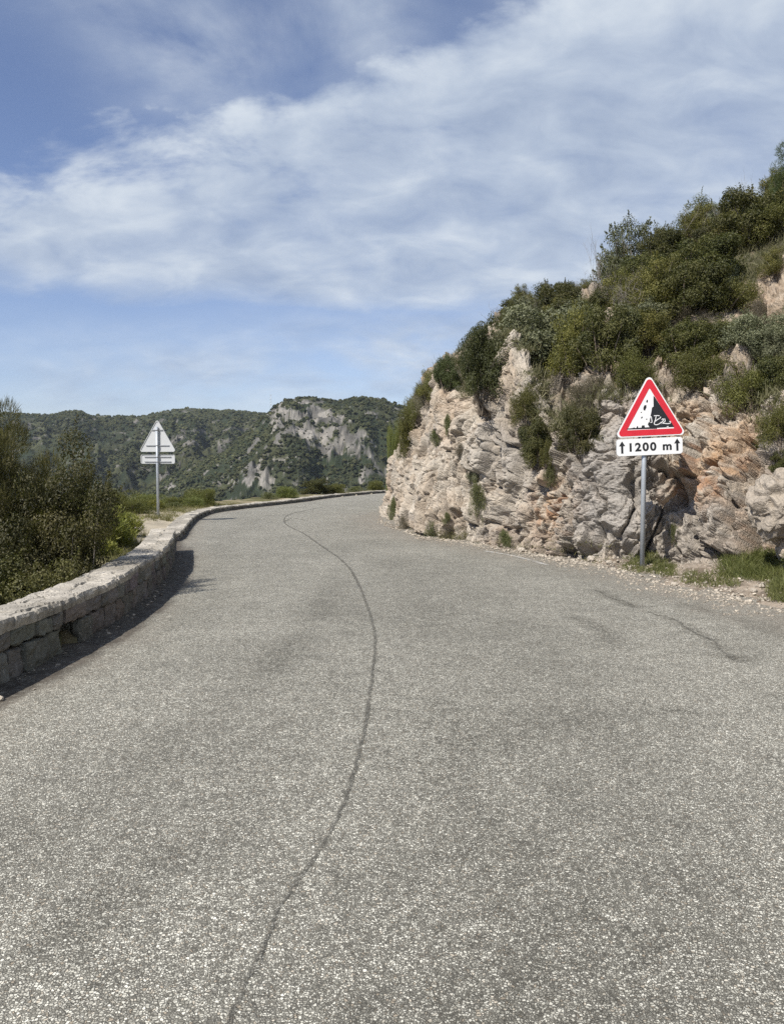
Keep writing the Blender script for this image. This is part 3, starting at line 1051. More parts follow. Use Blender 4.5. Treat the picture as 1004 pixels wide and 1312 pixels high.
# ------------------------------------------------------------------ plants
def leaves(pts, nrm_, ln, wd, cols, g, droop=0.0):
    """diamond leaves at pts; returns verts, faces, colours"""
    n = len(pts)
    r = g.standard_normal((n, 3))
    tg = r - (r * nrm_).sum(1)[:, None] * nrm_
    tg /= np.linalg.norm(tg, axis=1)[:, None] + 1e-9
    tg[:, 2] -= droop
    b = np.cross(nrm_, tg)
    b /= np.linalg.norm(b, axis=1)[:, None] + 1e-9
    L = (ln * g.uniform(0.6, 1.3, n))[:, None]
    W = (wd * g.uniform(0.6, 1.3, n))[:, None]
    vs = np.stack([pts - tg * L * .5, pts + b * W * .5 + nrm_ * W * .12, pts + tg * L * .5, pts - b * W * .5 + nrm_ * W * .12], 1).reshape(-1, 3)
    fs = np.arange(n * 4).reshape(n, 4)
    return vs, fs, np.repeat(cols, 4, 0)


def unit(g, n):
    r = g.standard_normal((n, 3))
    return r / np.linalg.norm(r, axis=1)[:, None]


def make_plant(name, W=1.0, H=1.8, nclump=40, nleaf=320, ln=0.05, wd=0.028, c0=(0.05, 0.065, 0.02), c1=(0.09, 0.10, 0.035), seed=1,
               clump=0.30, low=0.12, up=0.3, spiky=0.0, sprout=0.0, stems=7, mat_trunk='bark', open_=0.0, trunk_r=0.035, sides=6):
    """crown and trunk meshes of a shrub or tree of half-width W and height H, base at the origin"""
    g = np.random.default_rng(seed)
    dirs = unit(g, nclump)
    dirs[:, 2] = np.abs(dirs[:, 2]) * 1.25 - 0.25
    rad = g.uniform(0.35 + 0.3 * open_, 0.92, nclump) ** 0.6
    lump = 1 + 0.22 * g.standard_normal(nclump)
    cen = np.stack([dirs[:, 0] * rad * lump * W * 0.82, dirs[:, 1] * rad * lump * W * 0.82, H * (low + (0.86 - low) * (0.22 + 0.78 * dirs[:, 2] * rad * lump).clip(0, 1.1))], 1)
    cr = clump * W * g.uniform(0.65, 1.25, nclump)
    V, Fc, Cc, off = [], [], [], 0
    c0, c1 = np.array(c0), np.array(c1)
    for k in range(nclump):
        m = int(nleaf * (cr[k] / (clump * W)) ** 2 * g.uniform(0.8, 1.2))
        d_ = unit(g, m)
        ra = cr[k] * (0.45 + 0.60 * g.random(m) ** 0.6) * (1 + 0.22 * vnoise(d_ * 2.3 + k, seed))
        pt = cen[k] + d_ * ra[:, None] * np.array([1, 1, 0.82])
        if spiky:
            # needles in shoots pointing outward and up
            ax = d_ + np.array([0, 0, up])
            ax /= np.linalg.norm(ax, axis=1)[:, None]
            nn = np.cross(ax, unit(g, m))
            nn /= np.linalg.norm(nn, axis=1)[:, None] + 1e-9
            tgt = ax + spiky * unit(g, m)
            tgt /= np.linalg.norm(tgt, axis=1)[:, None]
            b = np.cross(nn, tgt)
            L = (ln * g.uniform(0.6, 1.3, m))[:, None]
            Wd = wd * 0.5
            vs = np.stack([pt - b * Wd, pt + b * Wd, pt + tgt * L + b * Wd * .3, pt + tgt * L - b * Wd * .3], 1).reshape(-1, 3)
            h = g.random(m)[:, None] * 0.5 + g.random() * 0.5
            cc = (c0 * (1 - h) + c1 * h) * g.uniform(0.75, 1.25, (m, 1))
            V.append(vs); Fc.append(np.arange(m * 4).reshape(m, 4) + off); Cc.append(np.repeat(cc, 4, 0)); off += m * 4
        else:
            nn = d_ + np.array([0, 0, up]) + 0.75 * unit(g, m)
            nn /= np.linalg.norm(nn, axis=1)[:, None] + 1e-9
            h = np.clip(g.random(m) * 0.6 + g.uniform(0, 0.55), 0, 1)[:, None]
            cc = (c0 * (1 - h) + c1 * h) * g.uniform(0.75, 1.3, (m, 1))
            vs, fs, cc = leaves(pt, nn, ln, wd, cc, g)
            V.append(vs); Fc.append(fs + off); Cc.append(cc); off += len(vs)
    if sprout:
        # shoots sticking out of the outline
        for k in range(int(sprout)):
            j = g.integers(0, nclump)
            d_ = dirs[j] * np.array([1, 1, .4]) + np.array([0, 0, 0.9]) + 0.3 * g.standard_normal(3)
            d_ /= np.linalg.norm(d_)
            m = 34
            tt = g.random(m)[:, None]
            sp = cen[j] + d_ * cr[j] * 0.7 + d_ * tt * cr[j] * g.uniform(0.5, 1.1)
            nn = unit(g, m)
            cc = (c0 * .3 + c1 * .7) * g.uniform(0.8, 1.3, (m, 1))
            vs, fs, cc = leaves(sp + 0.02 * W * unit(g, m), nn, ln, wd * 0.8, cc, g)
            V.append(vs); Fc.append(fs + off); Cc.append(cc); off += len(vs)
    crown = mesh_from(name + '_crown', np.concatenate(V), np.concatenate(Fc), False, np.concatenate(Cc))
    crown.materials.append(M['leaf'])
    tb = MB()
    order = g.permutation(nclump)[:max(stems * 3, 6)]
    root = np.array([0, 0, -0.25 * min(1, H)])
    for q, j in enumerate(order):
        e = cen[j]
        sx = np.array([g.normal(0, 0.07 * W), g.normal(0, 0.07 * W), 0])
        a = root + sx
        mid = a * 0.45 + e * 0.55 + g.normal(0, 0.07 * W, 3) + np.array([0, 0, -0.08 * H])
        mid[2] = max(mid[2], 0.05)
        tt = np.linspace(0, 1, 7)[:, None]
        pts = (1 - tt) ** 2 * a + 2 * tt * (1 - tt) * mid + tt ** 2 * e
        pts[1:-1] += g.normal(0, 0.02 * W, (5, 3))
        tb.tube(pts, np.linspace(trunk_r, trunk_r * 0.22, 7), sides, False)
    trunk = tb.mesh(name + '_trunk', True)
    trunk.materials.append(M[mat_trunk])
    return crown, trunk


def make_bare(name, H=1.5, seed=1, n0=5, r0=0.018, spread=0.5, levels=3, k=5):
    g = np.random.default_rng(seed)
    tb = MB()

    def grow(a, d_, L, r, lev):
        n = 6
        pts = [a]
        for i in range(n):
            d_ = d_ + g.normal(0, 0.16, 3) + np.array([0, 0, 0.04])
            d_ /= np.linalg.norm(d_)
            pts.append(pts[-1] + d_ * L / n)
        tb.tube(np.array(pts), np.linspace(r, r * 0.4, n + 1), k, False)
        if lev > 0:
            for q in range(g.integers(3, 6)):
                i = g.integers(2, n + 1)
                nd = d_ + g.normal(0, spread, 3) + np.array([0, 0, .15])
                nd /= np.linalg.norm(nd)
                grow(pts[i], nd, L * g.uniform(0.4, 0.7), r * 0.5, lev - 1)
    for q in range(n0):
        d_ = np.array([g.normal(0, spread), g.normal(0, spread), 1.0])
        grow(np.array([g.normal(0, .05), g.normal(0, .05), -0.1]), d_ / np.linalg.norm(d_), H * g.uniform(0.6, 1.0), r0, levels)
    me = tb.mesh(name, True)
    me.materials.append(M['twig'])
    return me


PROTO = {}
DK0, DK1 = (0.025, 0.031, 0.009), (0.088, 0.084, 0.024)
PROTO['dense'] = make_plant('dense', 1.0, 1.9, 50, 480, 0.055, 0.030, DK0, DK1, 11, 0.25, 0.05, sprout=26)
PROTO['round'] = make_plant('round', 1.0, 1.7, 64, 420, 0.05, 0.028, (0.026, 0.036, 0.012), (0.064, 0.074, 0.022), 12, 0.25, 0.06, sprout=30)
PROTO['greygreen'] = make_plant('greygreen', 1.15, 1.9, 62, 400, 0.060, 0.034, (0.075, 0.085, 0.045), (0.175, 0.18, 0.105), 13, 0.24, 0.05, sprout=36)
PROTO['olive'] = make_plant('olive', 1.05, 1.5, 46, 460, 0.05, 0.026, (0.046, 0.048, 0.011), (0.135, 0.120, 0.030), 14, 0.26, 0.04, sprout=34)
PROTO['fresh'] = make_plant('fresh', 1.05, 1.1, 50, 430, 0.045, 0.024, (0.040, 0.047, 0.010), (0.120, 0.118, 0.028), 15, 0.27, 0.02, sprout=24)
PROTO['open'] = make_plant('open', 1.15, 2.6, 44, 170, 0.06, 0.034, (0.045, 0.052, 0.022), (0.11, 0.115, 0.055), 16, 0.21, 0.18, sprout=44, stems=12, open_=0.6, mat_trunk='twig')
PROTO['dry'] = make_plant('dry', 1.05, 1.0, 44, 300, 0.07, 0.010, (0.095, 0.085, 0.055), (0.19, 0.165, 0.115), 17, 0.28, 0.02, spiky=0.8, stems=10, mat_trunk='twig', trunk_r=0.014)
PROTO['conifer'] = make_plant('conifer', 0.75, 3.0, 60, 330, 0.085, 0.013, (0.026, 0.038, 0.012), (0.065, 0.078, 0.022), 18, 0.34, 0.05, up=0.6, spiky=0.6, sprout=18)
PROTO['cushion'] = make_plant('cushion', 0.5, 0.5, 26, 300, 0.035, 0.014, (0.065, 0.075, 0.028), (0.14, 0.145, 0.06), 19, 0.30, -0.1, spiky=0.7, up=0.2, stems=4, trunk_r=0.012)
PROTO['spurge'] = make_plant('spurge', 0.45, 0.62, 26, 260, 0.05, 0.013, (0.085, 0.10, 0.018), (0.22, 0.205, 0.045), 20, 0.26, 0.15, spiky=0.55, up=1.3, stems=6, trunk_r=0.008)
PROTO['broom'] = make_plant('broom', 0.9, 1.15, 44, 330, 0.10, 0.012, (0.07, 0.085, 0.02), (0.16, 0.165, 0.05), 21, 0.27, 0.02, spiky=0.5, up=1.0, sprout=16)
PROTO['bare'] = (make_bare('bare_stems', 1.5, 5),)
PROTO['dead'] = (make_bare('dead_stems', 1.0, 9, 9, 0.012, 0.9, 3),)
NH = {'dense': 1.9, 'round': 1.7, 'greygreen': 1.9, 'olive': 1.5, 'fresh': 1.1, 'open': 2.6, 'dry': 1.0, 'conifer': 3.0, 'cushion': 0.5, 'spurge': 0.62, 'broom': 1.15, 'bare': 2.2, 'dead': 1.3}
NW = {'dense': 2.0, 'round': 2.0, 'greygreen': 2.3, 'olive': 2.1, 'fresh': 2.1, 'open': 2.3, 'dry': 2.1, 'conifer': 1.5, 'cushion': 1.0, 'spurge': 0.9, 'broom': 1.8, 'bare': 1.8, 'dead': 1.8}


def plant(kind, loc, sx, sz, label, name, cat='shrub', group=None, rot=None, lean=(0, 0)):
    o = empty(name, tuple(float(q) for q in loc))
    o.rotation_euler = (lean[0], lean[1], random.uniform(0, 6.28) if rot is None else rot)
    o.scale = (sx, sx, sz)
    tag(o, label, cat, group)
    pr = PROTO[kind]
    if len(pr) == 2:
        link('crown', pr[0], None, o)
        link('trunk', pr[1], None, o)
    else:
        link('branches', pr[0], None, o)
    return o


# key plants of the slope: kind, base pixel, top pixel row, width px, depth (None = where the ray meets the hill)
def key(kind, px, pyb, pyt, wpx, label, name='shrub', cat='shrub', group=None, depth=None, sink=0.1):
    if depth is None:
        q, _ = hill_hit(px, pyb)
        if q is None:
            q = P(px, pyb, 24)
    else:
        q = P(px, pyb, depth)
        z = hill_z(q[0], q[1])
        q[2] = z
    dd = q[1]
    top = P(px, pyt, dd)
    h = max(0.15, top[2] - q[2])
    w_ = wpx / F * dd
    return plant(kind, q - np.array([0, 0, sink * min(1, h)]), w_ / NW[kind], h * (1 + sink * 0.6) / NH[kind] * 1.05, label, name, cat, group)


key('round', 572, 500, 449, 40, 'small round dark shrub on the cliff brow, nearest the bend', 'shrub')
key('round', 618, 508, 402, 78, 'tall dense dark green shrub standing between the two pale rock pinnacles', 'shrub')
key('greygreen', 692, 510, 374, 150, 'big grey-green shrub spreading over the cliff top right of the pinnacles', 'shrub', depth=16.3)
key('dense', 708, 420, 346, 78, 'dark rounded shrub cresting the skyline above the grey-green shrub', 'shrub', depth=22)
key('open', 800, 352, 271, 84, 'taller open-crowned small tree standing out against the sky', 'tree', 'tree', depth=23)
key('open', 846, 335, 279, 52, 'smaller sparse tree right of the open-crowned tree on the skyline', 'tree', 'tree', depth=24)
key('bare', 764, 360, 292, 50, 'leafless grey shrub beside the open-crowned tree on the skyline', 'bare_shrub', 'shrub', depth=22)
key('olive', 735, 480, 395, 80, 'brownish olive shrub right of the big grey-green shrub', 'shrub')
key('dense', 775, 470, 365, 96, 'broad dark shrub below the open-crowned tree', 'shrub')
key('dense', 688, 592, 520, 56, 'dark green shrub hanging down the cleft in the middle of the cliff', 'shrub')
key('fresh', 672, 535, 492, 40, 'brighter green shrub at the top of the cliff cleft', 'shrub')
key('dense', 742, 575, 505, 62, 'dark shrub on the rock face left of the warning triangle', 'shrub')
key('olive', 846, 400, 330, 96, 'olive-green shrub on the slope under the smaller skyline tree', 'shrub')
key('dense', 905, 365, 285, 110, 'broad dark green thicket shrub rising along the right skyline', 'shrub')
key('greygreen', 925, 372, 318, 44, 'pale grey-green shrub on the slope beside the bare earth patch', 'shrub')
key('dense', 965, 318, 225, 110, 'large shaded evergreen shrub on the upper right skyline', 'shrub')
key('conifer', 1006, 290, 165, 46, 'narrow conifer rising highest at the right edge of the slope', 'tree', 'tree')
key('olive', 830, 445, 395, 84, 'bushy olive shrub on the middle of the slope above the sign', 'shrub')
key('fresh', 812, 490, 450, 60, 'low green shrub directly above the tip of the warning triangle', 'shrub')
key('fresh', 902, 492, 448, 84, 'low spreading green shrub on the ledge up and right of the warning triangle', 'shrub')
key('fresh', 968, 520, 462, 84, 'wide low green shrub above the orange rock', 'shrub')
key('fresh', 996, 562, 512, 56, 'bright green shrub over the right end of the orange rock', 'shrub')
key('dense', 998, 602, 564, 36, 'small dark green shrub just above the grey boulder', 'shrub')
key('greygreen', 985, 462, 410, 50, 'pale leaved shrub below the bare earth patch', 'shrub')
key('dry', 880, 430, 390, 90, 'dry grey-brown shrub on the slope left of the bare earth patch', 'dry_shrub')
key('dry', 760, 525, 490, 60, 'dry brown shrub on the brow left of the sign', 'dry_shrub')
key('dead', 712, 500, 455, 60, 'grey dead twiggy shrub in front of the dark thicket', 'dead_shrub')
key('bare', 936, 252, 222, 34, 'bare leafless branch sticking up from the right skyline', 'bare_shrub', depth=24)
key('fresh', 521, 575, 517, 30, 'small olive shrub on the outer corner of the cliff', 'shrub')
key('dry', 543, 520, 486, 34, 'grey wispy shrub on the cliff brow above the bend', 'dry_shrub')
key('broom', 506, 585, 530, 30, 'yellow-green shrub behind the corner of the cliff', 'shrub', depth=29)
key('dense', 664, 440, 384, 74, 'dark shrub behind the pale pinnacle, left of the grey-green shrub on the skyline', 'shrub', depth=21)
key('dense', 752, 440, 358, 92, 'tall dark shrub between the grey-green shrub and the open-crowned tree', 'shrub', depth=19)
key('olive', 550, 512, 474, 40, 'small olive shrub on the cliff brow left of the small round dark shrub', 'shrub')
key('fresh', 537, 535, 505, 26, 'low green shrub on the outer brow of the cliff, above the corner shrub', 'shrub')
key('dry', 972, 408, 382, 44, 'dry bush in the middle of the bare earth patch', 'dry_shrub')
key('dead', 946, 428, 398, 40, 'dead twiggy bush at the lower left of the bare earth patch', 'dead_shrub')
key('olive', 992, 352, 318, 46, 'olive shrub at the upper rim of the bare earth patch', 'shrub')
# plants rooted in the bare face
for kind, px, pyb, pyt, wpx, lb in (
        ('greygreen', 611, 616, 584, 30, 'grey-green rock plant in the middle of the pale face'),
        ('cushion', 612, 652, 612, 20, 'green tuft hanging under the grey-green rock plant'),
        ('cushion', 574, 552, 528, 14, 'small plant under the left rock pinnacle'),
        ('cushion', 559, 565, 545, 20, 'grey-green cushion plant high on the cliff corner'),
        ('dry', 589, 582, 566, 16, 'small dry plant in the pale rock below the pinnacles'),
        ('fresh', 699, 592, 562, 22, 'bright green plant at the foot of the cliff cleft'),
        ('cushion', 704, 616, 594, 18, 'small green cushion on the rock under the cleft'),
        ('cushion', 861, 690, 666, 14, 'tuft on the rock right of the sign post'),
        ('cushion', 647, 699, 676, 18, 'green tuft at the foot of the cliff by the worn white line'),
        ('cushion', 572, 668, 655, 14, 'small tuft low on the cliff near the bend'),
        ('cushion', 553, 684, 664, 16, 'dark tuft at the cliff foot before the bend'),
        ('dry', 572, 688, 676, 24, 'dry tuft at the cliff foot midway to the bend'),
        ('cushion', 503, 660, 634, 12, 'tuft on the very corner of the cliff at road level'),
        ('dry', 516, 678, 660, 16, 'withered tuft at road level just before the cliff corner')):
    key(kind, px, pyb, pyt, wpx, lb, 'rock_plant', 'plant', sink=0.15)

# the rest of the thicket
GR = {'dense': ('dark green evergreen shrub in the thicket above the cliff', 'dark evergreen shrubs of the thicket'),
      'olive': ('olive-green shrub in the thicket above the cliff', 'olive-green shrubs of the thicket'),
      'fresh': ('low bright green bush scattered on the upper slope', 'low green bushes on the slope'),
      'dry': ('low dry brown bush scattered on the upper slope', 'dry bushes on the slope'),
      'greygreen': ('pale grey-green bush scattered in the thicket', 'grey-green bushes of the thicket'),
      'dead': ('grey leafless twiggy bush among the green thicket', 'leafless bushes of the thicket'),
      'bare': ('tall bare grey stems standing in the thicket', 'bare stems of the thicket')}
g2 = np.random.default_rng(31)
placed = []
cnt = 0
for k in range(4000):
    if cnt >= 185: break
    uf, vf = g2.uniform(3.3, 13.2), g2.uniform(2.05, 4.05)
    q = hill_at(uf, vf)
    pxx = CX + F * q[0] / q[1]
    # keep bare: scree at right, rock ledges near the sign
    if vf < 2.6 and uf > 8.6 and g2.random() < 0.85: continue
    if vf < 2.25 and uf < 8: continue
    dz_ = (q[2] - CAMZ) / q[1]
    pyy = CY - F * (dz_ * c_ + s_) / (c_ - dz_ * s_)
    if pxx < 645: continue
    if pxx > 765 and pyy > 405 and g2.random() < 0.92: continue
    if pxx > 925 and 325 < pyy < 425: continue
    if 2.6 < vf < 3.35 and uf > 10.4 and g2.random() < 0.9: continue
    if any((q[0] - a) ** 2 + (q[1] - b) ** 2 < (0.75 if vf < 3 else 1.1) ** 2 for a, b in placed): continue
    placed.append((q[0], q[1]))
    edge_k = 0.82 if pxx < 770 else 1.0
    r = g2.random()
    if vf > 2.8:
        kind = 'dead' if r < .05 else 'bare' if r < .09 else 'dense' if r < .5 else 'olive' if r < .8 else 'greygreen' if r < .88 else 'fresh' if r < .95 else 'dry'
    else:
        kind = 'dense' if r < .22 else 'olive' if r < .42 else 'greygreen' if r < .5 else 'fresh' if r < .8 else 'dry'
    s = g2.uniform(0.55, 1.0) * (0.7 if vf < 2.7 else 0.95 if vf > 3.5 else 1.0) * edge_k
    plant(kind, q - np.array([0, 0, 0.12]), s, s * g2.uniform(0.75, 1.05), GR[kind][0], 'bush' if kind in ('fresh', 'dry') else 'bare_shrub' if kind in ('dead', 'bare') else 'shrub', 'shrub', GR[kind][1])
    cnt += 1


# ------------------------------------------------------------------ left side plants
def lplant(kind, x, y, sx, sz, label, name='shrub', cat='shrub', group=None, z=None, **kw):
    zz = gr_z(x, y) if z is None else z
    return plant(kind, (x, y, zz - 0.08), sx, sz, label, name, cat, group, **kw)


PROTO['lefttree'] = make_plant('lefttree', 1.5, 3.3, 150, 800, 0.046, 0.026, (0.022, 0.027, 0.009), (0.098, 0.092, 0.029), 51, 0.20, 0.02, sprout=90, stems=9, mat_trunk='twig', trunk_r=0.022)
PROTO['pine'] = make_plant('pine', 1.1, 3.6, 110, 700, 0.085, 0.008, (0.040, 0.045, 0.013), (0.165, 0.148, 0.055), 52, 0.22, 0.25, spiky=0.45, up=1.1, stems=12, mat_trunk='twig', trunk_r=0.035)
o = plant('lefttree', P(66, 770, 8.8) * np.array([1, 1, 0]) + np.array([0, 0, -0.85]), 0.62, 0.93, 'bushy dark green tree behind the parapet, right of the pine', 'tree', 'tree', rot=0.6)
o = plant('lefttree', P(-22, 780, 7.6) * np.array([1, 1, 0]) + np.array([0, 0, -1.2]), 0.62, 0.74, 'shaded dark bush under the pine, pressed against the near parapet', 'bush', 'shrub', rot=2.9)
o = plant('pine', P(4, 760, 8.9) * np.array([1, 1, 0]) + np.array([0, 0, -0.9]), 0.62, 0.96, 'young pine with upright pale shoots at the left edge', 'pine_tree', 'tree', rot=1.0)
lplant('dense', -5.0, 9.4, 0.6, 0.66, 'dark leafy shrub at the foot of the bushy tree, beside the parapet', rot=2.0)
lplant('olive', -5.3, 11.4, 0.62, 0.62, 'olive shrub behind the parapet between the bushy tree and the spurges', rot=2.0)
g3 = np.random.default_rng(5)
sp = []
for k in range(900):
    if len(sp) >= 46: break
    y = g3.uniform(10.0, 17.5)
    x = np.interp(y, [10, 14, 17.5], [-3.75, -4.7, -6.2]) - g3.uniform(0.15, 2.4)
    if ((x + 6.1) / 1.0) ** 2 + ((y - 17.6) / 1.6) ** 2 < 1: continue
    if any((x - a) ** 2 + (y - b) ** 2 < 0.34 ** 2 for a, b in sp): continue
    sp.append((x, y))
    s = g3.uniform(0.75, 1.45)
    lplant('spurge', x, y, s, s * g3.uniform(.7, 1.05), 'yellow-green leafy plant on the bank behind the parapet', 'spurge_plant', 'plant', 'yellow-green plants behind the parapet')
sp2 = []
for k in range(900):
    if len(sp2) >= 40: break
    y = g3.uniform(18, 30)
    x = np.interp(y, [18, 21.4, 24, 26.5, 30], [-5.4, -6.1, -6.5, -6.7, -6.0]) - g3.uniform(0.7, 4.5)
    if abs(x + 6.5) < 0.35 and abs(y - 21.6) < 2.5: continue
    if any((x - a) ** 2 + (y - b) ** 2 < 0.55 ** 2 for a, b in sp2): continue
    sp2.append((x, y))
    s = g3.uniform(0.5, 0.95)
    kd = 'broom' if g3.random() < .5 else 'cushion' if g3.random() < .4 else 'spurge'
    lab = {'broom': ('low green broom on the bank near the road sign seen from behind', 'broom_bush', 'low brooms on the bank by the sign'),
           'cushion': ('low grey-green cushion plant on the sandy bank by the sign seen from behind', 'cushion_plant', 'cushion plants on the sandy bank'),
           'spurge': ('low yellowish plant on the bank around the sign seen from behind', 'bank_plant', 'yellowish plants around the sign')}[kd]
    lplant(kd, x, y, s * 1.05, s * .85, lab[0], lab[1], 'plant', lab[2])
for k, (px, pyb, wpx, hpx, dep, kd, lb) in enumerate((
        (365, 638, 34, 17, 37, 'broom', 'low yellow-green shrub behind the far parapet, left of the dark one'),
        (405, 634, 44, 24, 42, 'dense', 'dark green shrub behind the far parapet, tallest of its row'),
        (432, 632, 30, 14, 43, 'broom', 'pale yellow-green shrub behind the far parapet, right of the dark one'),
        (455, 631, 22, 8, 47, 'cushion', 'small grey-green plant behind the far parapet'),
        (482, 630, 26, 14, 50, 'broom', 'green shrub behind the far parapet next to the cliff corner'),
        (268, 650, 22, 24, 28.5, 'broom', 'upright yellow-green shrub behind the parapet where the road bends'),
        (345, 640, 22, 10, 35, 'cushion', 'low tuft behind the far parapet left of the yellow-green shrub'))):
    q = P(px, pyb, dep)
    w_, h_ = wpx / F * dep, hpx / F * dep
    zz = gr_z(q[0], q[1])
    h_ += max(0, q[2] - zz)
    plant(kd, (q[0], q[1], zz - 0.05), w_ / NW[kd], h_ / NH[kd] * 1.15, lb, 'shrub', 'shrub')


# ------------------------------------------------------------------ undergrowth, grass, gravel, stones
def scatter_leaves(name, pts, nrm_, n_each, rad, ln, wd, c0, c1, seed, label, cat, upright=0.0):
    g = np.random.default_rng(seed)
    m = len(pts) * n_each
    b = np.repeat(pts, n_each, 0) + g.normal(0, 1, (m, 3)) * np.array([rad, rad, 0])
    c0, c1 = np.array(c0), np.array(c1)
    h = np.clip(np.repeat(g.random(len(pts)), n_each) * .6 + .4 * g.random(m), 0, 1)[:, None]
    cc = (c0 * (1 - h) + c1 * h) * g.uniform(0.7, 1.3, (m, 1))
    d_ = g.normal(0, 0.45, (m, 3)) + np.array([0, 0, 1.0])
    d_ /= np.linalg.norm(d_, axis=1)[:, None]
    side = np.cross(d_, unit(g, m))
    side /= np.linalg.norm(side, axis=1)[:, None] + 1e-9
    L = (ln * g.uniform(0.35, 1.25, m))[:, None]
    W_ = wd * g.uniform(.6, 1.3, m)[:, None] * .5
    bend = g.normal(0, 0.25, (m, 3)) * L
    bend[:, 2] = -abs(bend[:, 2]) * .6
    mid = b + d_ * L * .55 + bend * .3
    vs = np.stack([b - side * W_, b + side * W_, mid + side * W_ * .75, mid - side * W_ * .75, b + d_ * L + bend], 1).reshape(-1, 3)
    i5 = np.arange(m)[:, None] * 5
    me = mesh_from(name, vs, [i5 + np.array([[0, 1, 2, 3]]), i5 + np.array([[3, 2, 4]])], False, np.repeat(cc, 5, 0))
    o = link(name, me, M['grass'])
    return tag(o, label, cat, kind='stuff')


g4 = np.random.default_rng(8)
# low growth over the slope
cand = []
while len(cand) < 5200:
    uf, vf = g4.uniform(3.3, 13.4), 2.0 + 2.0 * g4.random() ** 1.3
    i, j = int(np.argmin(abs(v - vf))), int(np.argmin(abs(u - uf)))
    if scree.reshape(nv, nu)[i, j] > g4.uniform(0.1, 0.5): continue
    if outc.reshape(nv, nu)[i, j] > g4.uniform(0.15, 0.6): continue
    qq = hg[i, j]
    if CX + F * qq[0] / qq[1] > 765 and vf < 3.1 and g4.random() < 0.45: continue
    cand.append(qq + np.array([0, 0, -0.02]))
scatter_leaves('undergrowth', np.array(cand), None, 40, 0.13, 0.20, 0.012, (0.06, 0.065, 0.025), (0.17, 0.15, 0.085), 61, 'low scrubby undergrowth of grass and herbs covering the upper slope', 'undergrowth')


def verge_pts(n, boxes, seed):
    g = np.random.default_rng(seed)
    out = []
    while len(out) < n:
        px0, px1, py0, py1 = boxes[g.integers(0, len(boxes))]
        q, _ = hill_hit(g.uniform(px0, px1), g.uniform(py0, py1))
        if q is None: continue
        out.append(q + np.array([0, 0, -0.01]))
    return np.array(out)


scatter_leaves('grass', verge_pts(270, [(925, 1000, 712, 742), (940, 990, 708, 735), (930, 1002, 720, 745), (1000, 1030, 715, 760)], 71), None, 44, 0.06, 0.15, 0.006, (0.05, 0.066, 0.014), (0.15, 0.15, 0.05), 72, 'bright green grass on the verge beneath the grey boulder', 'grass')
scatter_leaves('grass', verge_pts(330, [(875, 945, 734, 752), (990, 1004, 745, 770), (800, 850, 716, 734), (812, 838, 710, 722), (845, 862, 724, 738)], 73), None, 26, 0.05, 0.10, 0.007, (0.07, 0.085, 0.025), (0.16, 0.155, 0.06), 74, 'short dull green grass and weeds along the road edge around the sign post', 'grass')
scatter_leaves('grass', verge_pts(150, [(505, 600, 676, 694), (600, 780, 694, 722), (560, 600, 682, 692)], 75), None, 16, 0.05, 0.09, 0.007, (0.08, 0.08, 0.03), (0.17, 0.15, 0.07), 76, 'thin dry weeds along the foot of the cliff', 'weeds')
bank = []
while len(bank) < 900:
    y = g4.uniform(5.5, 30)
    x = np.interp(y, left_c[:, 1], left_c[:, 0]) - 0.5 - abs(g4.normal(0, 2.0))
    if np.exp(-(((x + 6.1) / 1.3) ** 2 + ((y - 17.6) / 2.0) ** 2)) > g4.uniform(.2, .6): continue
    bank.append((x, y, gr_z(x, y) - 0.02))
scatter_leaves('grass', np.array(bank), None, 26, 0.10, 0.16, 0.010, (0.08, 0.09, 0.025), (0.20, 0.185, 0.07), 77, 'green and yellowish grass on the bank behind the parapets', 'grass')

# gravel along the verge
gp, gs, gc = [], [], []
while len(gp) < 2600:
    uf = g4.uniform(4.2, 13.2)
    vf = np.clip(g4.normal(0.35, 0.30), 0.03, 1.0)
    q = hill_at(uf, vf)
    r = 0.008 + 0.022 * g4.random() ** 3
    gp.append(np.array([q[0] + g4.normal(0, .05), q[1] + g4.normal(0, .05), max(q[2], 0) + r * .3])); gs.append(r)
    gc.append(np.array([0.42, 0.37, 0.30]) * g4.uniform(0.6, 1.2))
for k in range(90):
    y = g4.uniform(4.6, 14)
    x = np.interp(y, left_c[:, 1], left_c[:, 0]) + abs(g4.normal(0.05, .12)) + .03
    r = 0.006 + 0.015 * g4.random() ** 3
    gp.append(np.array([x, y, r * .3])); gs.append(r); gc.append(np.array([0.34, 0.30, 0.25]) * g4.uniform(.6, 1.2))
for k in range(1500):
    uf = g4.uniform(5.0, 13.0)
    a_, b_ = spline_cols(ctrl[0], np.array([uf]))[0], spline_cols(ctrl[1], np.array([uf]))[0]
    o_ = a_ - b_
    o_[2] = 0
    o_ /= np.linalg.norm(o_)
    q = a_ + o_ * abs(g4.normal(0, 0.30))
    r = 0.005 + 0.014 * g4.random() ** 3
    gp.append(np.array([q[0], q[1], r * .3])); gs.append(r)
    gc.append(np.array([0.40, 0.35, 0.28]) * g4.uniform(0.6, 1.2))
gm = blob_mesh('gravel', np.array(gp), np.array(gs), np.array(gc), IV0, IF0, 0.7, 0.22, 9)
tag(link('gravel', gm, M['stone']), 'loose pale gravel scattered along both edges of the road', 'gravel', kind='stuff')


def stone_mesh(name, sub, seed, rough=0.25, sq=(1, 1, .8)):
    iv, fi = ico(sub)
    w_ = iv * 1.0
    h_, ja = facets(iv * 1.1 + seed, seed)
    h2_, jb = facets(iv * 3.0 + seed, seed + 9)
    h_, h2_ = h_ * sstep(0, .25, ja), h2_ * sstep(0, .3, jb)
    r = 1 + rough * h_ + rough * 0.35 * h2_ + 0.04 * fbm(iv * 6, 3, seed)
    return mesh_from(name, iv * r[:, None] * np.array(sq), fi, False)


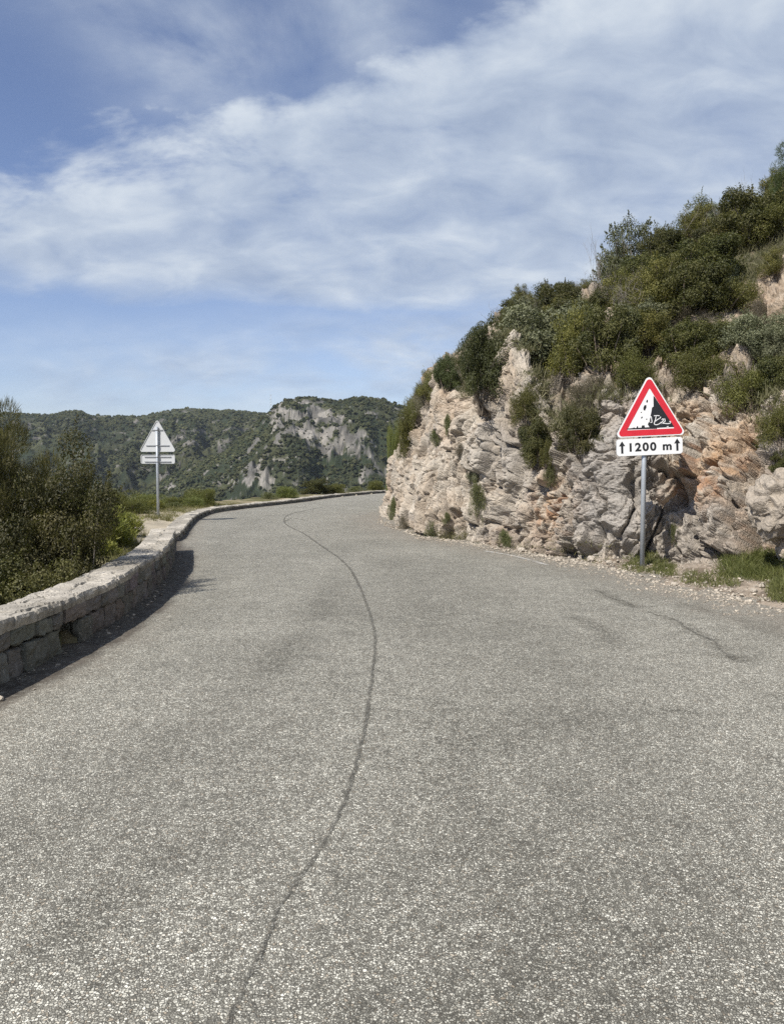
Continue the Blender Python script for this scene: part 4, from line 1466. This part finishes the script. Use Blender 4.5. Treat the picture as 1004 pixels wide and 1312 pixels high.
bd, _ = hill_hit(990, 645)
bl = link('boulder', stone_mesh('boulder', 5, 77, 0.42, (0.42, 0.42, 0.42)), M['boulder'])
bl.location = P(1006, 648, 9.95)
bl.rotation_euler = (0.3, 0.2, 0.8)
tag(bl, 'large grey boulder jutting from the bank at the right edge', 'boulder')
lst = stone_mesh('loose_stone', 3, 78, 0.3, (1, 0.8, .55))
for k, (px, py, r, lb) in enumerate(((864, 750, .05, 'pale fist-sized stone at the road edge left of the dull grass'),
                                     (757, 718, .09, 'pale angular block at the foot of the cliff left of the sign post'),
                                     (965, 758, .045, 'small whitish stone in front of the bright grass'),
                                     (975, 752, .04, 'flat pale stone among the weeds under the bright grass'),
                                     (780, 722, .06, 'brownish stone lying just left of the sign post'),
                                     (668, 706, .08, 'cream stone at the cliff foot beside the worn white line'))):
    q, _ = hill_hit(px, py)
    if q is None: q = G(px, py)
    o = bpy.data.objects.new('loose_stone', lst)
    if not lst.materials: lst.materials.append(mat_rock('loose_stone_rock', False, (0.44, 0.39, 0.32)))
    COL.objects.link(o)
    o.location = (q[0], q[1], q[2] + r * .3)
    o.scale = (r, r, r)
    o.rotation_euler = (0, 0, k * 1.7)
    tag(o, lb, 'stone')
for (x, y, r, lb) in ((-2.55, 4.95, .035, 'small pale stone in the shadow at the foot of the parapet'),):
    o = bpy.data.objects.new('loose_stone', lst)
    COL.objects.link(o)
    o.location = (x, y, r * .3); o.scale = (r, r, r)
    tag(o, lb, 'stone')


# ------------------------------------------------------------------ stone parapets
def stone_block(mb, fr, s0, s1, d0, d1, z0, z1, g, col, n=7, rough=0.012):
    """a hewn block; fr(s,d,z)->xyz maps along, depth, height"""
    q = np.linspace(-1, 1, n)
    vs, fs, off = [], [], 0
    A, B = np.meshgrid(q, q, indexing='ij')
    for ax in range(3):
        for sg in (-1, 1):
            c = [None] * 3
            c[ax] = np.full(A.size, float(sg))
            c[(ax + 1) % 3] = A.ravel()
            c[(ax + 2) % 3] = B.ravel()
            vs.append(np.stack(c, 1))
            f = grid_faces(n, n)
            fs.append((f if sg < 0 else f[:, ::-1]) + off)
            off += n * n
    w_ = np.concatenate(vs)
    half = np.array([(s1 - s0) / 2, (d1 - d0) / 2, (z1 - z0) / 2])
    cen = np.array([(s1 + s0) / 2, (d1 + d0) / 2, (z1 + z0) / 2])
    rr_ = 0.016 + 0.014 * g.random()
    inner = np.maximum(half - rr_, 0.005)
    loc = w_ * half
    cl = np.clip(loc, -inner, inner)
    e = loc - cl
    ln_ = np.linalg.norm(e, axis=1)[:, None]
    loc = np.where(ln_ > 1e-6, cl + e / (ln_ + 1e-9) * np.minimum(ln_, rr_), loc)
    sd_ = g.uniform(0, 100)
    wp = loc + sd_
    nn = np.sign(w_) * (abs(w_) > 0.999)
    nn = nn / (np.linalg.norm(nn, axis=1)[:, None] + 1e-9)
    h_, _ = facets(wp / 0.11, 3)
    loc = loc + nn * (rough * 1.3 * h_ + rough * 1.2 * fbm(wp * 9, 3, 5))[:, None]
    # skew
    loc[:, 0] += loc[:, 2] * g.normal(0, 0.07)
    loc[:, 2] += loc[:, 0] * g.normal(0, 0.04)
    lc = loc + cen
    mb.add(fr(lc), np.concatenate(fs), col * g.uniform(0.8, 1.15) * (1 + 0.04 * g.standard_normal(3)))


def wall(name, line, width, height, courses, seed, wmin, wmax, label, gaps=(), coping_cols=None, rough=0.012, n=7, coping_t=0.07):
    l, s = resample(line, 0.05)
    nrm_ = normals2(l)           # left of travel = away from the road

    def fr(c):
        x = np.interp(c[:, 0], s, l[:, 0]) + np.interp(c[:, 0], s, nrm_[:, 0]) * c[:, 1]
        y = np.interp(c[:, 0], s, l[:, 1]) + np.interp(c[:, 0], s, nrm_[:, 1]) * c[:, 1]
        return np.stack([x, y, c[:, 2]], 1)
    g = np.random.default_rng(seed)
    root = empty(name, (0, 0, 0))
    tag(root, label, 'wall')
    mb = MB()
    body_h = height - coping_t
    zc = np.concatenate([[-0.12], (np.arange(1, courses) / courses) * body_h + g.normal(0, 0.012, courses - 1), [body_h]])
    basecol = np.array([0.17, 0.16, 0.142])
    for c in range(courses):
        a = -g.uniform(0, 0.2)
        while a < s[-1]:
            w_ = g.uniform(wmin, wmax)
            b = min(a + w_, s[-1])
            if b - a > 0.06 and not any(g0 < (a + b) / 2 < g1 and c == cc for g0, g1, cc in gaps):
                stone_block(mb, fr, max(a, 0) + 0.003, b - 0.003, g.uniform(-0.012, 0.014), width * 0.5, zc[c] + 0.003 + g.normal(0, .004), zc[c + 1] - 0.002 + g.normal(0, .004), g, basecol, n, rough)
            a = b
    # back face, coarser
    a = 0
    while a < s[-1]:
        b = min(a + g.uniform(0.4, 0.7), s[-1])
        if b - a > 0.06:
            stone_block(mb, fr, a + 0.006, b - 0.006, width * 0.5 + .004, width, -0.3, body_h - .004, g, basecol, 5, rough)
        a = b
    link('facing', mb.mesh(name + '_facing'), M['stone'], root)
    # mortar core
    core = MB()
    k = len(l[::4])
    ss = s[::4]
    sec = [(0.035, -0.2), (0.035, body_h - 0.01), (width - 0.035, body_h - 0.01), (width - 0.035, -0.2)]
    if gaps:
        sec[0] = (0.20, -0.2); sec[1] = (0.20, body_h - 0.01)
    cv_ = np.concatenate([fr(np.column_stack([ss, np.full(k, d_), np.full(k, z_)])) for d_, z_ in sec])
    fc = []
    for q in range(3):
        i = np.arange(k - 1)
        fc.append(np.stack([q * k + i, q * k + i + 1, (q + 1) * k + i + 1, (q + 1) * k + i], 1))
    fc.append(np.array([[0, k, 2 * k, 3 * k], [k - 1, 4 * k - 1, 3 * k - 1, 2 * k - 1]]))
    core.add(cv_, np.concatenate(fc), (0.24, 0.22, 0.19))
    link('mortar', core.mesh(name + '_mortar'), M['stone'], root)
    # coping: irregular flat stones bedded in mortar, with a rounded, broken edge
    step = 0.022 if n > 5 else 0.06
    ns = int(s[-1] / step)
    nd = 26 if n > 5 else 12
    sa = np.linspace(0, s[-1], ns)
    prof = [(-0.0, body_h - 0.012)] + [(-0.004 + 0.0 * k_, body_h + coping_t * k_ / 3) for k_ in (1, 2)]
    dcol = np.linspace(0.012, width - 0.012, nd)
    prof += [(d_, height) for d_ in dcol] + [(width + 0.004, body_h + coping_t * .5), (width, body_h - 0.012)]
    prof = np.array(prof)
    npf = len(prof)
    S_, D_ = np.repeat(sa, npf), np.tile(prof[:, 0], ns)
    Z_ = np.tile(prof[:, 1], ns)
    q3 = np.column_stack([S_, D_, 0 * S_])
    hh, jj = facets(q3 / np.array([0.30, 0.22, 1]) + np.array([0.3, .1, .5]), seed + 5)
    h5, j5 = facets(q3 / 0.09, seed + 8)
    topm = np.tile((np.arange(npf) >= 2) & (np.arange(npf) < npf - 1), ns)
    Z_ = Z_ + topm * (0.011 * hh + 0.005 * h5 + 0.016 * fbm(q3 * 1.4, 3, seed) - 0.020 * np.exp(-(jj / .04) ** 2))
    D_ = D_ + (1 - 0 * topm) * np.tile((prof[:, 0] < 0.02), ns) * (0.014 * hh + 0.012 * fbm(np.column_stack([S_ * 9, Z_ * 20, 0 * S_]), 3, seed + 2))
    tone = sstep(-.25, .3, fbm(q3 * 2.5, 4, seed + 3))[:, None]
    cc = np.array([0.31, 0.285, 0.24]) * (1 - tone) + np.array([0.44, 0.405, 0.345]) * tone
    rnd = _hf(np.floor(q3[:, 0] / .3).astype(int), np.floor(q3[:, 1] / .22).astype(int), np.zeros(len(q3), int), seed)
    cc = cc * (0.86 + 0.28 * rnd)[:, None] * (1 - 0.5 * np.exp(-(jj / .04) ** 2))[:, None]
    cp = fr(np.column_stack([S_, D_, Z_]))
    ends = [np.arange(npf)[None, :], (np.arange(npf) + (ns - 1) * npf)[None, ::-1]]
    cm = mesh_from(name + '_coping', cp, [grid_faces(ns, npf)] + ends, False, cc)
    link('coping', cm, M['stone'], root)
    return root


gl, gs_ = resample(NEARWALL, 0.05)
s_gap = gs_[np.argmin(abs(gl[:, 1] - 6.55) )]
wall('parapet_wall', NEARWALL, 0.42, 0.42, 2, 3, 0.18, 0.42, 'near thick stone parapet with a dark drain hole, in front of the left bushes', gaps=((s_gap - 0.22, s_gap + 0.16, 0),), rough=0.016)
wall('parapet_wall', FARWALL, 0.42, 0.15, 1, 4, 0.22, 0.5, 'low rough stone parapet curving round the far bend', rough=0.022, n=5, coping_t=0.05)


# ------------------------------------------------------------------ road signs
def rounded_poly(pts, r, k=7):
    pts = [np.array(q, float) for q in pts]
    out = []
    n_ = len(pts)
    for i in range(n_):
        a, b, c = pts[i - 1], pts[i], pts[(i + 1) % n_]
        u_, w_ = (a - b) / np.linalg.norm(a - b), (c - b) / np.linalg.norm(c - b)
        ang = math.acos(np.clip(u_ @ w_, -1, 1))
        dd = r / math.tan(ang / 2)
        p0, p1 = b + u_ * dd, b + w_ * dd
        cen = b + (u_ + w_) / np.linalg.norm(u_ + w_) * (r / math.sin(ang / 2))
        a0, a1 = math.atan2(*(p0 - cen)[::-1]), math.atan2(*(p1 - cen)[::-1])
        da = (a1 - a0 + math.pi) % (2 * math.pi) - math.pi
        out += [cen + r * np.array([math.cos(a0 + da * t_ / k), math.sin(a0 + da * t_ / k)]) for t_ in range(k + 1)]
    return np.array(out)


def tri(scale=1.0, r=0.05):
    w_, h_ = 0.5, 0.866
    cen = np.array([0, h_ / 3])
    pts = np.array([(-w_, 0), (w_, 0), (0, h_)]) - cen
    return rounded_poly(pts * scale * 1.055, r * scale)


ID = np.eye(4)
FRM = np.eye(4)


def flat(poly, y, name, mat, parent, th_=0.0015):
    mb = MB()
    mb.prism(poly, y, y - th_, ID)
    me = mb.mesh(name)
    return link(name, me, mat, parent)


def text_mesh(body, size, name):
    cu = bpy.data.curves.new(name, 'FONT')
    cu.body = body
    cu.size = size
    cu.extrude = 0.0007
    cu.offset = 0.0058
    cu.space_character = 1.22
    cu.align_x = 'CENTER'
    ob = bpy.data.objects.new(name, cu)
    COL.objects.link(ob)
    dg = bpy.context.evaluated_depsgraph_get()
    me = bpy.data.meshes.new_from_object(ob.evaluated_get(dg))
    bpy.data.objects.remove(ob)
    me.transform(Matrix.Rotation(R(90), 4, 'X'))
    return me


def arrow(x, z, h):
    return np.array([(-.016, 0), (.016, 0), (.016, h * .60), (.046, h * .60), (0, h), (-.046, h * .60), (-.016, h * .60)]) + np.array([x, z])


def build_sign(loc, rz, post_top, tri_c, panel_c, label, front=True, roll=0.0):
    root = empty('road_sign', loc, rz)
    tag(root, label, 'road sign')
    mb = MB()
    mb.tube([(0, 0.045, -0.3), (0, 0.045, post_top * .5), (0, 0.045, post_top)], 0.036, 20)
    link('post', mb.mesh('post', True), M['galv'], root)
    # triangle plate
    def plate(name, poly, c, mat):
        mb = MB()
        mb.prism(poly, -0.012, 0.0, ID)
        # folded rim on the back
        inner = poly * 0.955
        nn = len(poly)
        vs = np.concatenate([np.column_stack([poly[:, 0], np.full(nn, 0.0), poly[:, 1]]), np.column_stack([poly[:, 0], np.full(nn, 0.014), poly[:, 1]]), np.column_stack([inner[:, 0], np.full(nn, 0.014), inner[:, 1]])])
        i = np.arange(nn); j = (i + 1) % nn
        mb.add(vs, np.concatenate([np.stack([i, i + nn, j + nn, j], 1), np.stack([i + nn, i + 2 * nn, j + 2 * nn, j + nn], 1)]))
        o_ = link(name, mb.mesh(name), mat, root)
        o_.location = (0, 0, c)
        o_.rotation_euler = (0, roll, 0)
        return o_
    tp = plate('triangle_plate', tri(), tri_c, M['alu'])
    tp.location.x = 0.06 if front else 0
    pw, ph = 0.485, 0.125
    rp_ = rounded_poly([(-pw, -ph), (pw, -ph), (pw, ph), (-pw, ph)], 0.045)
    pp_ = plate('distance_plate', rp_, panel_c, M['alu'])
    pp_.location.x = 0.06 if front else 0
    for par, xs, zz in ((tp, 0.16, 0.30), (tp, 0.33, -0.13), (pp_, 0.38, 0.065), (pp_, 0.38, -0.07)):
        mb = MB()
        mb.prism(rounded_poly([(-xs, -.012), (xs, -.012), (xs, .012), (-xs, .012)], .004, 2), 0.003, 0.022, ID)
        o_ = link('rail', mb.mesh('rail'), M['rail'], par)
        o_.location = (0, 0, zz)
        mb = MB()
        mb.tube([(0, 0.045, -0.018), (0, 0.045, 0.018)], 0.043, 18)
        o2 = link('clamp', mb.mesh('clamp', True), M['rail'], par)
        o2.location = (-0.06 if front else 0, 0, zz)
    # faces
    flat(tri(0.995), -0.0125, 'white_field', M['white'], tp)
    red_o, red_i = tri(0.945), tri(0.66, 0.012)
    # red band as a ring mesh
    nn = len(red_o)
    vs = np.concatenate([np.column_stack([red_o[:, 0], np.full(nn, -0.0160), red_o[:, 1]]), np.column_stack([red_i[:, 0], np.full(nn, -0.0160), red_i[:, 1]]),
                         np.column_stack([red_o[:, 0], np.full(nn, -0.0145), red_o[:, 1]]), np.column_stack([red_i[:, 0], np.full(nn, -0.0145), red_i[:, 1]])])
    i = np.arange(nn); j = (i + 1) % nn
    ring = np.concatenate([np.stack([i, j, j + nn, i + nn], 1), np.stack([i, i + 2 * nn, j + 2 * nn, j], 1), np.stack([i + nn, j + nn, j + 3 * nn, i + 3 * nn], 1)])
    link('red_border', mesh_from('red_border', vs, ring[:, ::-1]), M['red'], tp)
    # pictogram: cliff and falling stones, from the plate's centre; k = metres per crop pixel
    k_ = 1.0 / 795.0
    def q(*pts):
        a = np.array(pts, float)
        # undo the roll in the picture so the plate carries it
        xx, zz = (a[:, 0] - 478) * k_, -(a[:, 1] - 498) * k_
        c, s = math.cos(-0.04), math.sin(-0.04)
        return np.column_stack([xx * c - zz * s, xx * s + zz * c])
    mb = MB()
    shapes = [
        [(512, 268), (525, 280), (760, 632), (700, 632), (560, 640), (470, 632), (450, 600), (462, 570), (466, 530), (480, 505), (490, 455), (497, 405), (515, 392), (513, 330)],
        [(205, 648), (280, 640), (290, 630), (300, 641), (318, 640), (325, 618), (336, 622), (338, 638), (378, 636), (382, 612), (412, 610), (416, 634), (470, 632), (560, 640), (556, 650), (205, 658)],
        [(437, 310), (448, 322), (446, 342), (434, 350), (428, 336)],
        [(408, 378), (430, 374), (432, 402), (414, 440), (398, 430), (396, 408)],
        [(374, 512), (388, 508), (388, 522), (376, 532), (370, 526)],
        [(366, 456), (380, 454), (378, 464), (368, 464)],
        [(430, 534), (442, 530), (442, 546), (432, 546)]]
    for sh in shapes:
        mb.prism(q(*sh), -0.0162, -0.0146, ID)
    link('pictogram', mb.mesh('pictogram'), M['black'], tp)
    if front:
        mb = MB()
        strokes = [[(466, 575), (472, 530), (486, 508), (494, 540), (498, 572), (480, 578)],
                   [(520, 500), (560, 498), (585, 500)], [(545, 505), (540, 540), (530, 570), (560, 545), (590, 528), (600, 512)], [(530, 570), (524, 592), (545, 604), (580, 596), (605, 575)],
                   [(610, 545), (628, 535), (632, 552), (612, 575), (606, 590), (618, 588), (640, 572)], [(645, 532), (652, 560), (640, 574)], [(602, 592), (640, 588), (680, 592), (715, 586)], [(700, 565), (716, 570), (712, 585)], [(672, 628), (692, 624)]]
        for sk in strokes:
            a = q(*sk)
            a, _ = resample(a, 0.008)
            n_ = normals2(a)
            w_ = 0.0055
            L_, R_ = a + n_ * w_, a - n_ * w_
            m = len(a)
            vs = np.concatenate([np.column_stack([L_[:, 0], np.full(m, -.0172), L_[:, 1]]), np.column_stack([R_[:, 0], np.full(m, -.0172), R_[:, 1]])])
            i = np.arange(m - 1)
            mb.add(vs, np.stack([i, i + 1, i + 1 + m, i + m], 1))
        gph = mb.mesh('scrawl')
        gph.materials.append(M['white'])
        link('scrawl', gph, M['white'], tp)
    flat(rp_ * np.array([0.995, 0.98]), -0.0125, 'white_field', M['white'], pp_)
    tm = text_mesh('1200 m', 0.165, 'lettering')
    tm.transform(Matrix.Translation((0.0, -0.0160, -0.056)) @ Matrix.Scale(1.10, 4, (1, 0, 0)))
    link('lettering', tm, M['black'], pp_)
    for x_, z_ in ((-0.405, -0.085), (0.405, -0.078)):
        mb = MB()
        mb.prism(arrow(x_, z_, 0.180), -0.0160, -0.0146, ID)
        link('arrow', mb.mesh('arrow'), M['black'], pp_)
    return root


sp_ = P(823.5, 713, 11.45)
zt = lambda py: P(823, py, 11.45)[2] - sp_[2]
build_sign(tuple(sp_), R(0), zt(500), zt(532.6), zt(572.2), 'rockfall warning triangle over a 1200 m plate, on a grey post before the cliff', True, -R(2.6))
b2 = np.array([-6.53, 21.7, 0])
b2[2] = gr_z(b2[0], b2[1])
zt2 = lambda py: P(205, py, 21.7)[2] - b2[2]
sgn = build_sign(tuple(b2), R(180 - 4), zt2(547), zt2(564.8), zt2(588.3), 'road sign seen from behind, bare metal triangle and plate on a post by the parapet', False)

# ------------------------------------------------------------------ far mast
mz = P(347, 531, 640)
mast = empty('radio_mast', tuple(mz - np.array([0, 0, 3])))
tag(mast, 'thin lattice radio mast on the distant ridge left of the rocky peak', 'mast')
mb = MB()
H_ = P(347, 505, 640)[2] - mz[2] + 3
for a in range(3):
    c, s = math.cos(a * 2.094), math.sin(a * 2.094)
    mb.tube([(0.7 * c, 0.7 * s, 0), (0.45 * c, 0.45 * s, H_)], 0.06, 5)
zz = 0
while zz < H_ - 1.5:
    for a in range(3):
        c, s = math.cos(a * 2.094), math.sin(a * 2.094)
        c2, s2 = math.cos((a + 1) * 2.094), math.sin((a + 1) * 2.094)
        mb.tube([(0.6 * c, 0.6 * s, zz), (0.55 * c2, 0.55 * s2, zz + 1.4)], 0.04, 4)
    zz += 1.4
link('lattice', mb.mesh('lattice'), M['galv'], mast)
mb = MB()
for zf in (0.55, 0.8, 0.95):
    mb.tube([(-0.9, 0, H_ * zf), (0.9, 0, H_ * zf)], 0.10, 6)
link('antennas', mb.mesh('antennas'), M['alu'], mast)

# ------------------------------------------------------------------ air
mb = MB()
hx, hy0, hy1, hz0, hz1 = 3100, -3100, 3100, -75, 130
hz0 = float(min(th.min(), hill_p[:, 2].min())) - 1.0
hz1 = float(max(th.max(), hill_p[:, 2].max())) + 12.0
cv8 = np.array([(x, y, z) for z in (hz0, hz1) for x, y in ((-hx, hy0), (hx, hy0), (hx, hy1), (-hx, hy1))], float)
mb.add(cv8, np.array([(3, 2, 1, 0), (4, 5, 6, 7), (0, 1, 5, 4), (1, 2, 6, 5), (2, 3, 7, 6), (3, 0, 4, 7)]))
hm = bpy.data.materials.new('haze_air')
hm.use_nodes = True
hm.node_tree.nodes.clear()
ho = hm.node_tree.nodes.new('ShaderNodeOutputMaterial')
hv = hm.node_tree.nodes.new('ShaderNodeVolumePrincipled')
hv.inputs['Color'].default_value = (0.80, 0.88, 1.0, 1)
hv.inputs['Density'].default_value = 0.00011
hv.inputs['Anisotropy'].default_value = 0.25
hm.node_tree.links.new(hv.outputs[0], ho.inputs['Volume'])
tag(link('haze', mb.mesh('haze'), hm), kind='stuff')

# ------------------------------------------------------------------ light
sun_d = bpy.data.lights.new('sun', 'SUN')
sun_d.energy = 5.0
sun_d.angle = R(0.53)
sun_d.color = (1.0, 0.95, 0.87)
sun = bpy.data.objects.new('sun', sun_d)
COL.objects.link(sun)
trav = Vector((SUN_AZ[0], SUN_AZ[1], -math.tan(R(SUN_EL)) * math.hypot(*SUN_AZ)))
sun.rotation_euler = trav.to_track_quat('-Z', 'Y').to_euler()
sun.location = (-20, -20, 30)
az_src = math.atan2(-SUN_AZ[0], -SUN_AZ[1])        # compass-like angle of the sun from +Y towards +X

w_ = bpy.data.worlds.new('World')
scene.world = w_
w_.use_nodes = True
nt = w_.node_tree
bg = nt.nodes['Background']
STR = 0.10
bg.inputs[1].default_value = STR


class WT(NT):
    def __init__(self, tree):
        self.t = tree


W = WT(nt)
sky = W.n('ShaderNodeTexSky')
sky.sky_type = 'NISHITA'
sky.sun_disc = False
sky.sun_elevation = R(SUN_EL)
sky.sun_rotation = az_src
sky.altitude = 700
sky.air_density = 1.0
sky.dust_density = 0.6
sky.ozone_density = 2.0
tc = W.n('ShaderNodeTexCoord').outputs['Generated']
sep = W.n('ShaderNodeSeparateXYZ')
W.l(tc, sep.inputs[0])
X, Y, Z = sep.outputs
elv = W.math('ARCTAN2', Z, W.math('SQRT', W.math('ADD', W.math('MULTIPLY', X, X), W.math('MULTIPLY', Y, Y))))
azm = W.math('ARCTAN2', X, Y)
zz_ = W.math('MAXIMUM', W.math('ADD', Z, 0.42), 0.05)
cmb = W.n('ShaderNodeCombineXYZ')
W.l(W.math('DIVIDE', X, zz_), cmb.inputs[0])
W.l(W.math('DIVIDE', Y, zz_), cmb.inputs[1])
uv = cmb.outputs[0]


def rot_scale(vec, rotz, sx, sy, off=(0, 0, 0)):
    m = W.n('ShaderNodeMapping')
    m.inputs['Rotation'].default_value = (0, 0, rotz)
    m.inputs['Scale'].default_value = (sx, sy, 1)
    m.inputs['Location'].default_value = off
    W.l(vec, m.inputs['Vector'])
    return m.outputs[0]


n1 = W.noise(rot_scale(uv, 0.12, 1.0, 1.25, (1.7, 0.4, 0)), 3.2, 10, 0.62, 0.3)
n2 = W.noise(rot_scale(uv, -0.5, 1.0, 1.0, (4.1, 2.2, 0)), 2.2, 5, 0.5, 0.3)
n3 = W.noise(rot_scale(uv, 0.08, 1.0, 1.5, (9.3, 0.4, 0)), 7.5, 7, 0.55, 0.35)
deg = math.degrees(1)


def smooth(x, a, b):
    m = W.n('ShaderNodeMapRange', interpolation_type='SMOOTHSTEP', clamp=True)
    m.inputs['From Min'].default_value = 0
    m.inputs['From Max'].default_value = 1
    W.l(W.math('DIVIDE', W.math('SUBTRACT', x, a), W.math('SUBTRACT', b, a)), m.inputs['Value'])
    return m.outputs[0]


EL = W.math('MULTIPLY', elv, deg)
AZ = W.math('MULTIPLY', azm, deg)
# the cloud bank: lower rim about 11 degrees, upper rim rising from left to right
up = W.math('MULTIPLY_ADD', AZ, 0.30, 27.3)
upw = W.math('ADD', up, W.math('ADD', W.math('MULTIPLY_ADD', n1, 20, -10), W.math('MULTIPLY_ADD', n3, 10, -5)))
lowr = W.math('ADD', W.math('MULTIPLY_ADD', AZ, -0.03, 11.0), W.math('MULTIPLY_ADD', n1, 6, -3))
band = W.math('MULTIPLY', smooth(EL, W.math('SUBTRACT', lowr, 1.2), W.math('ADD', lowr, 2.2)), W.math('SUBTRACT', 1.0, smooth(EL, W.math('SUBTRACT', upw, 4.5), W.math('ADD', upw, 2.0))))


def gaus(a0, e0, sa, se, amp):
    x = W.math('DIVIDE', W.math('SUBTRACT', AZ, a0), sa)
    y = W.math('DIVIDE', W.math('SUBTRACT', EL, e0), se)
    r = W.math('ADD', W.math('MULTIPLY', x, x), W.math('MULTIPLY', y, y))
    return W.math('MULTIPLY', W.math('POWER', 2.718, W.math('MULTIPLY', r, -1.0)), amp)


wisp = gaus(-2, 30.5, 5, 5.5, 0.75)
for gq in ((-14, 27, 6, 4, 0.7), (-22, 30, 6, 3, 0.35), (14, 29, 7, 4, 0.55), (1, 8, 10, 3.6, 0.8), (11, 10, 6, 3, 0.7), (-17, 6, 12, 3.4, 0.6), (24, 30, 8, 5, .6)):
    wisp = W.math('ADD', wisp, gaus(*gq))
wisp = W.math('MULTIPLY', wisp, W.ramp(n1, [(0.34, 0.15), (0.62, 1.25)]))
rest = W.math('MULTIPLY', smooth(EL, 33.0, 42.0), W.ramp(n1, [(0.45, 0.0), (0.65, 0.8)]))
tex = W.math('ADD', W.math('MULTIPLY', n1, 0.6), W.math('MULTIPLY', n3, 0.4))
dens_ = W.math('MULTIPLY', band, W.ramp(tex, [(0.30, 0.66), (0.5, 0.92), (0.62, 1.0)]))
dens_ = W.math('ADD', W.math('MAXIMUM', dens_, wisp), rest, None, True)
dens_ = W.math('MULTIPLY', dens_, 0.96, None, True)
shade = W.math('ADD', W.math('MULTIPLY', n3, 0.5), W.math('MULTIPLY', n2, 0.5))
ccol = W.ramp(shade, [(0.38, (0.32, 0.385, 0.50)), (0.50, (0.42, 0.485, 0.585)), (0.62, (0.56, 0.615, 0.68))])
cloud = W.mix(1.0, ccol, (1 / STR, 1 / STR, 1 / STR), 'MULTIPLY')
SKYGAIN = W.mix(1.0, sky.outputs[0], (1.08, 1.0, 1.08), 'MULTIPLY')
final = W.mix(dens_, SKYGAIN, cloud)
W.l(final, bg.inputs[0])

scene.view_settings.view_transform = 'Standard'
scene.view_settings.look = 'None'
scene.view_settings.exposure = 0.3
scene.view_settings.gamma = 1.0
scene.cycles.max_bounces = 6
scene.cycles.transparent_max_bounces = 12
scene.cycles.use_denoising = False
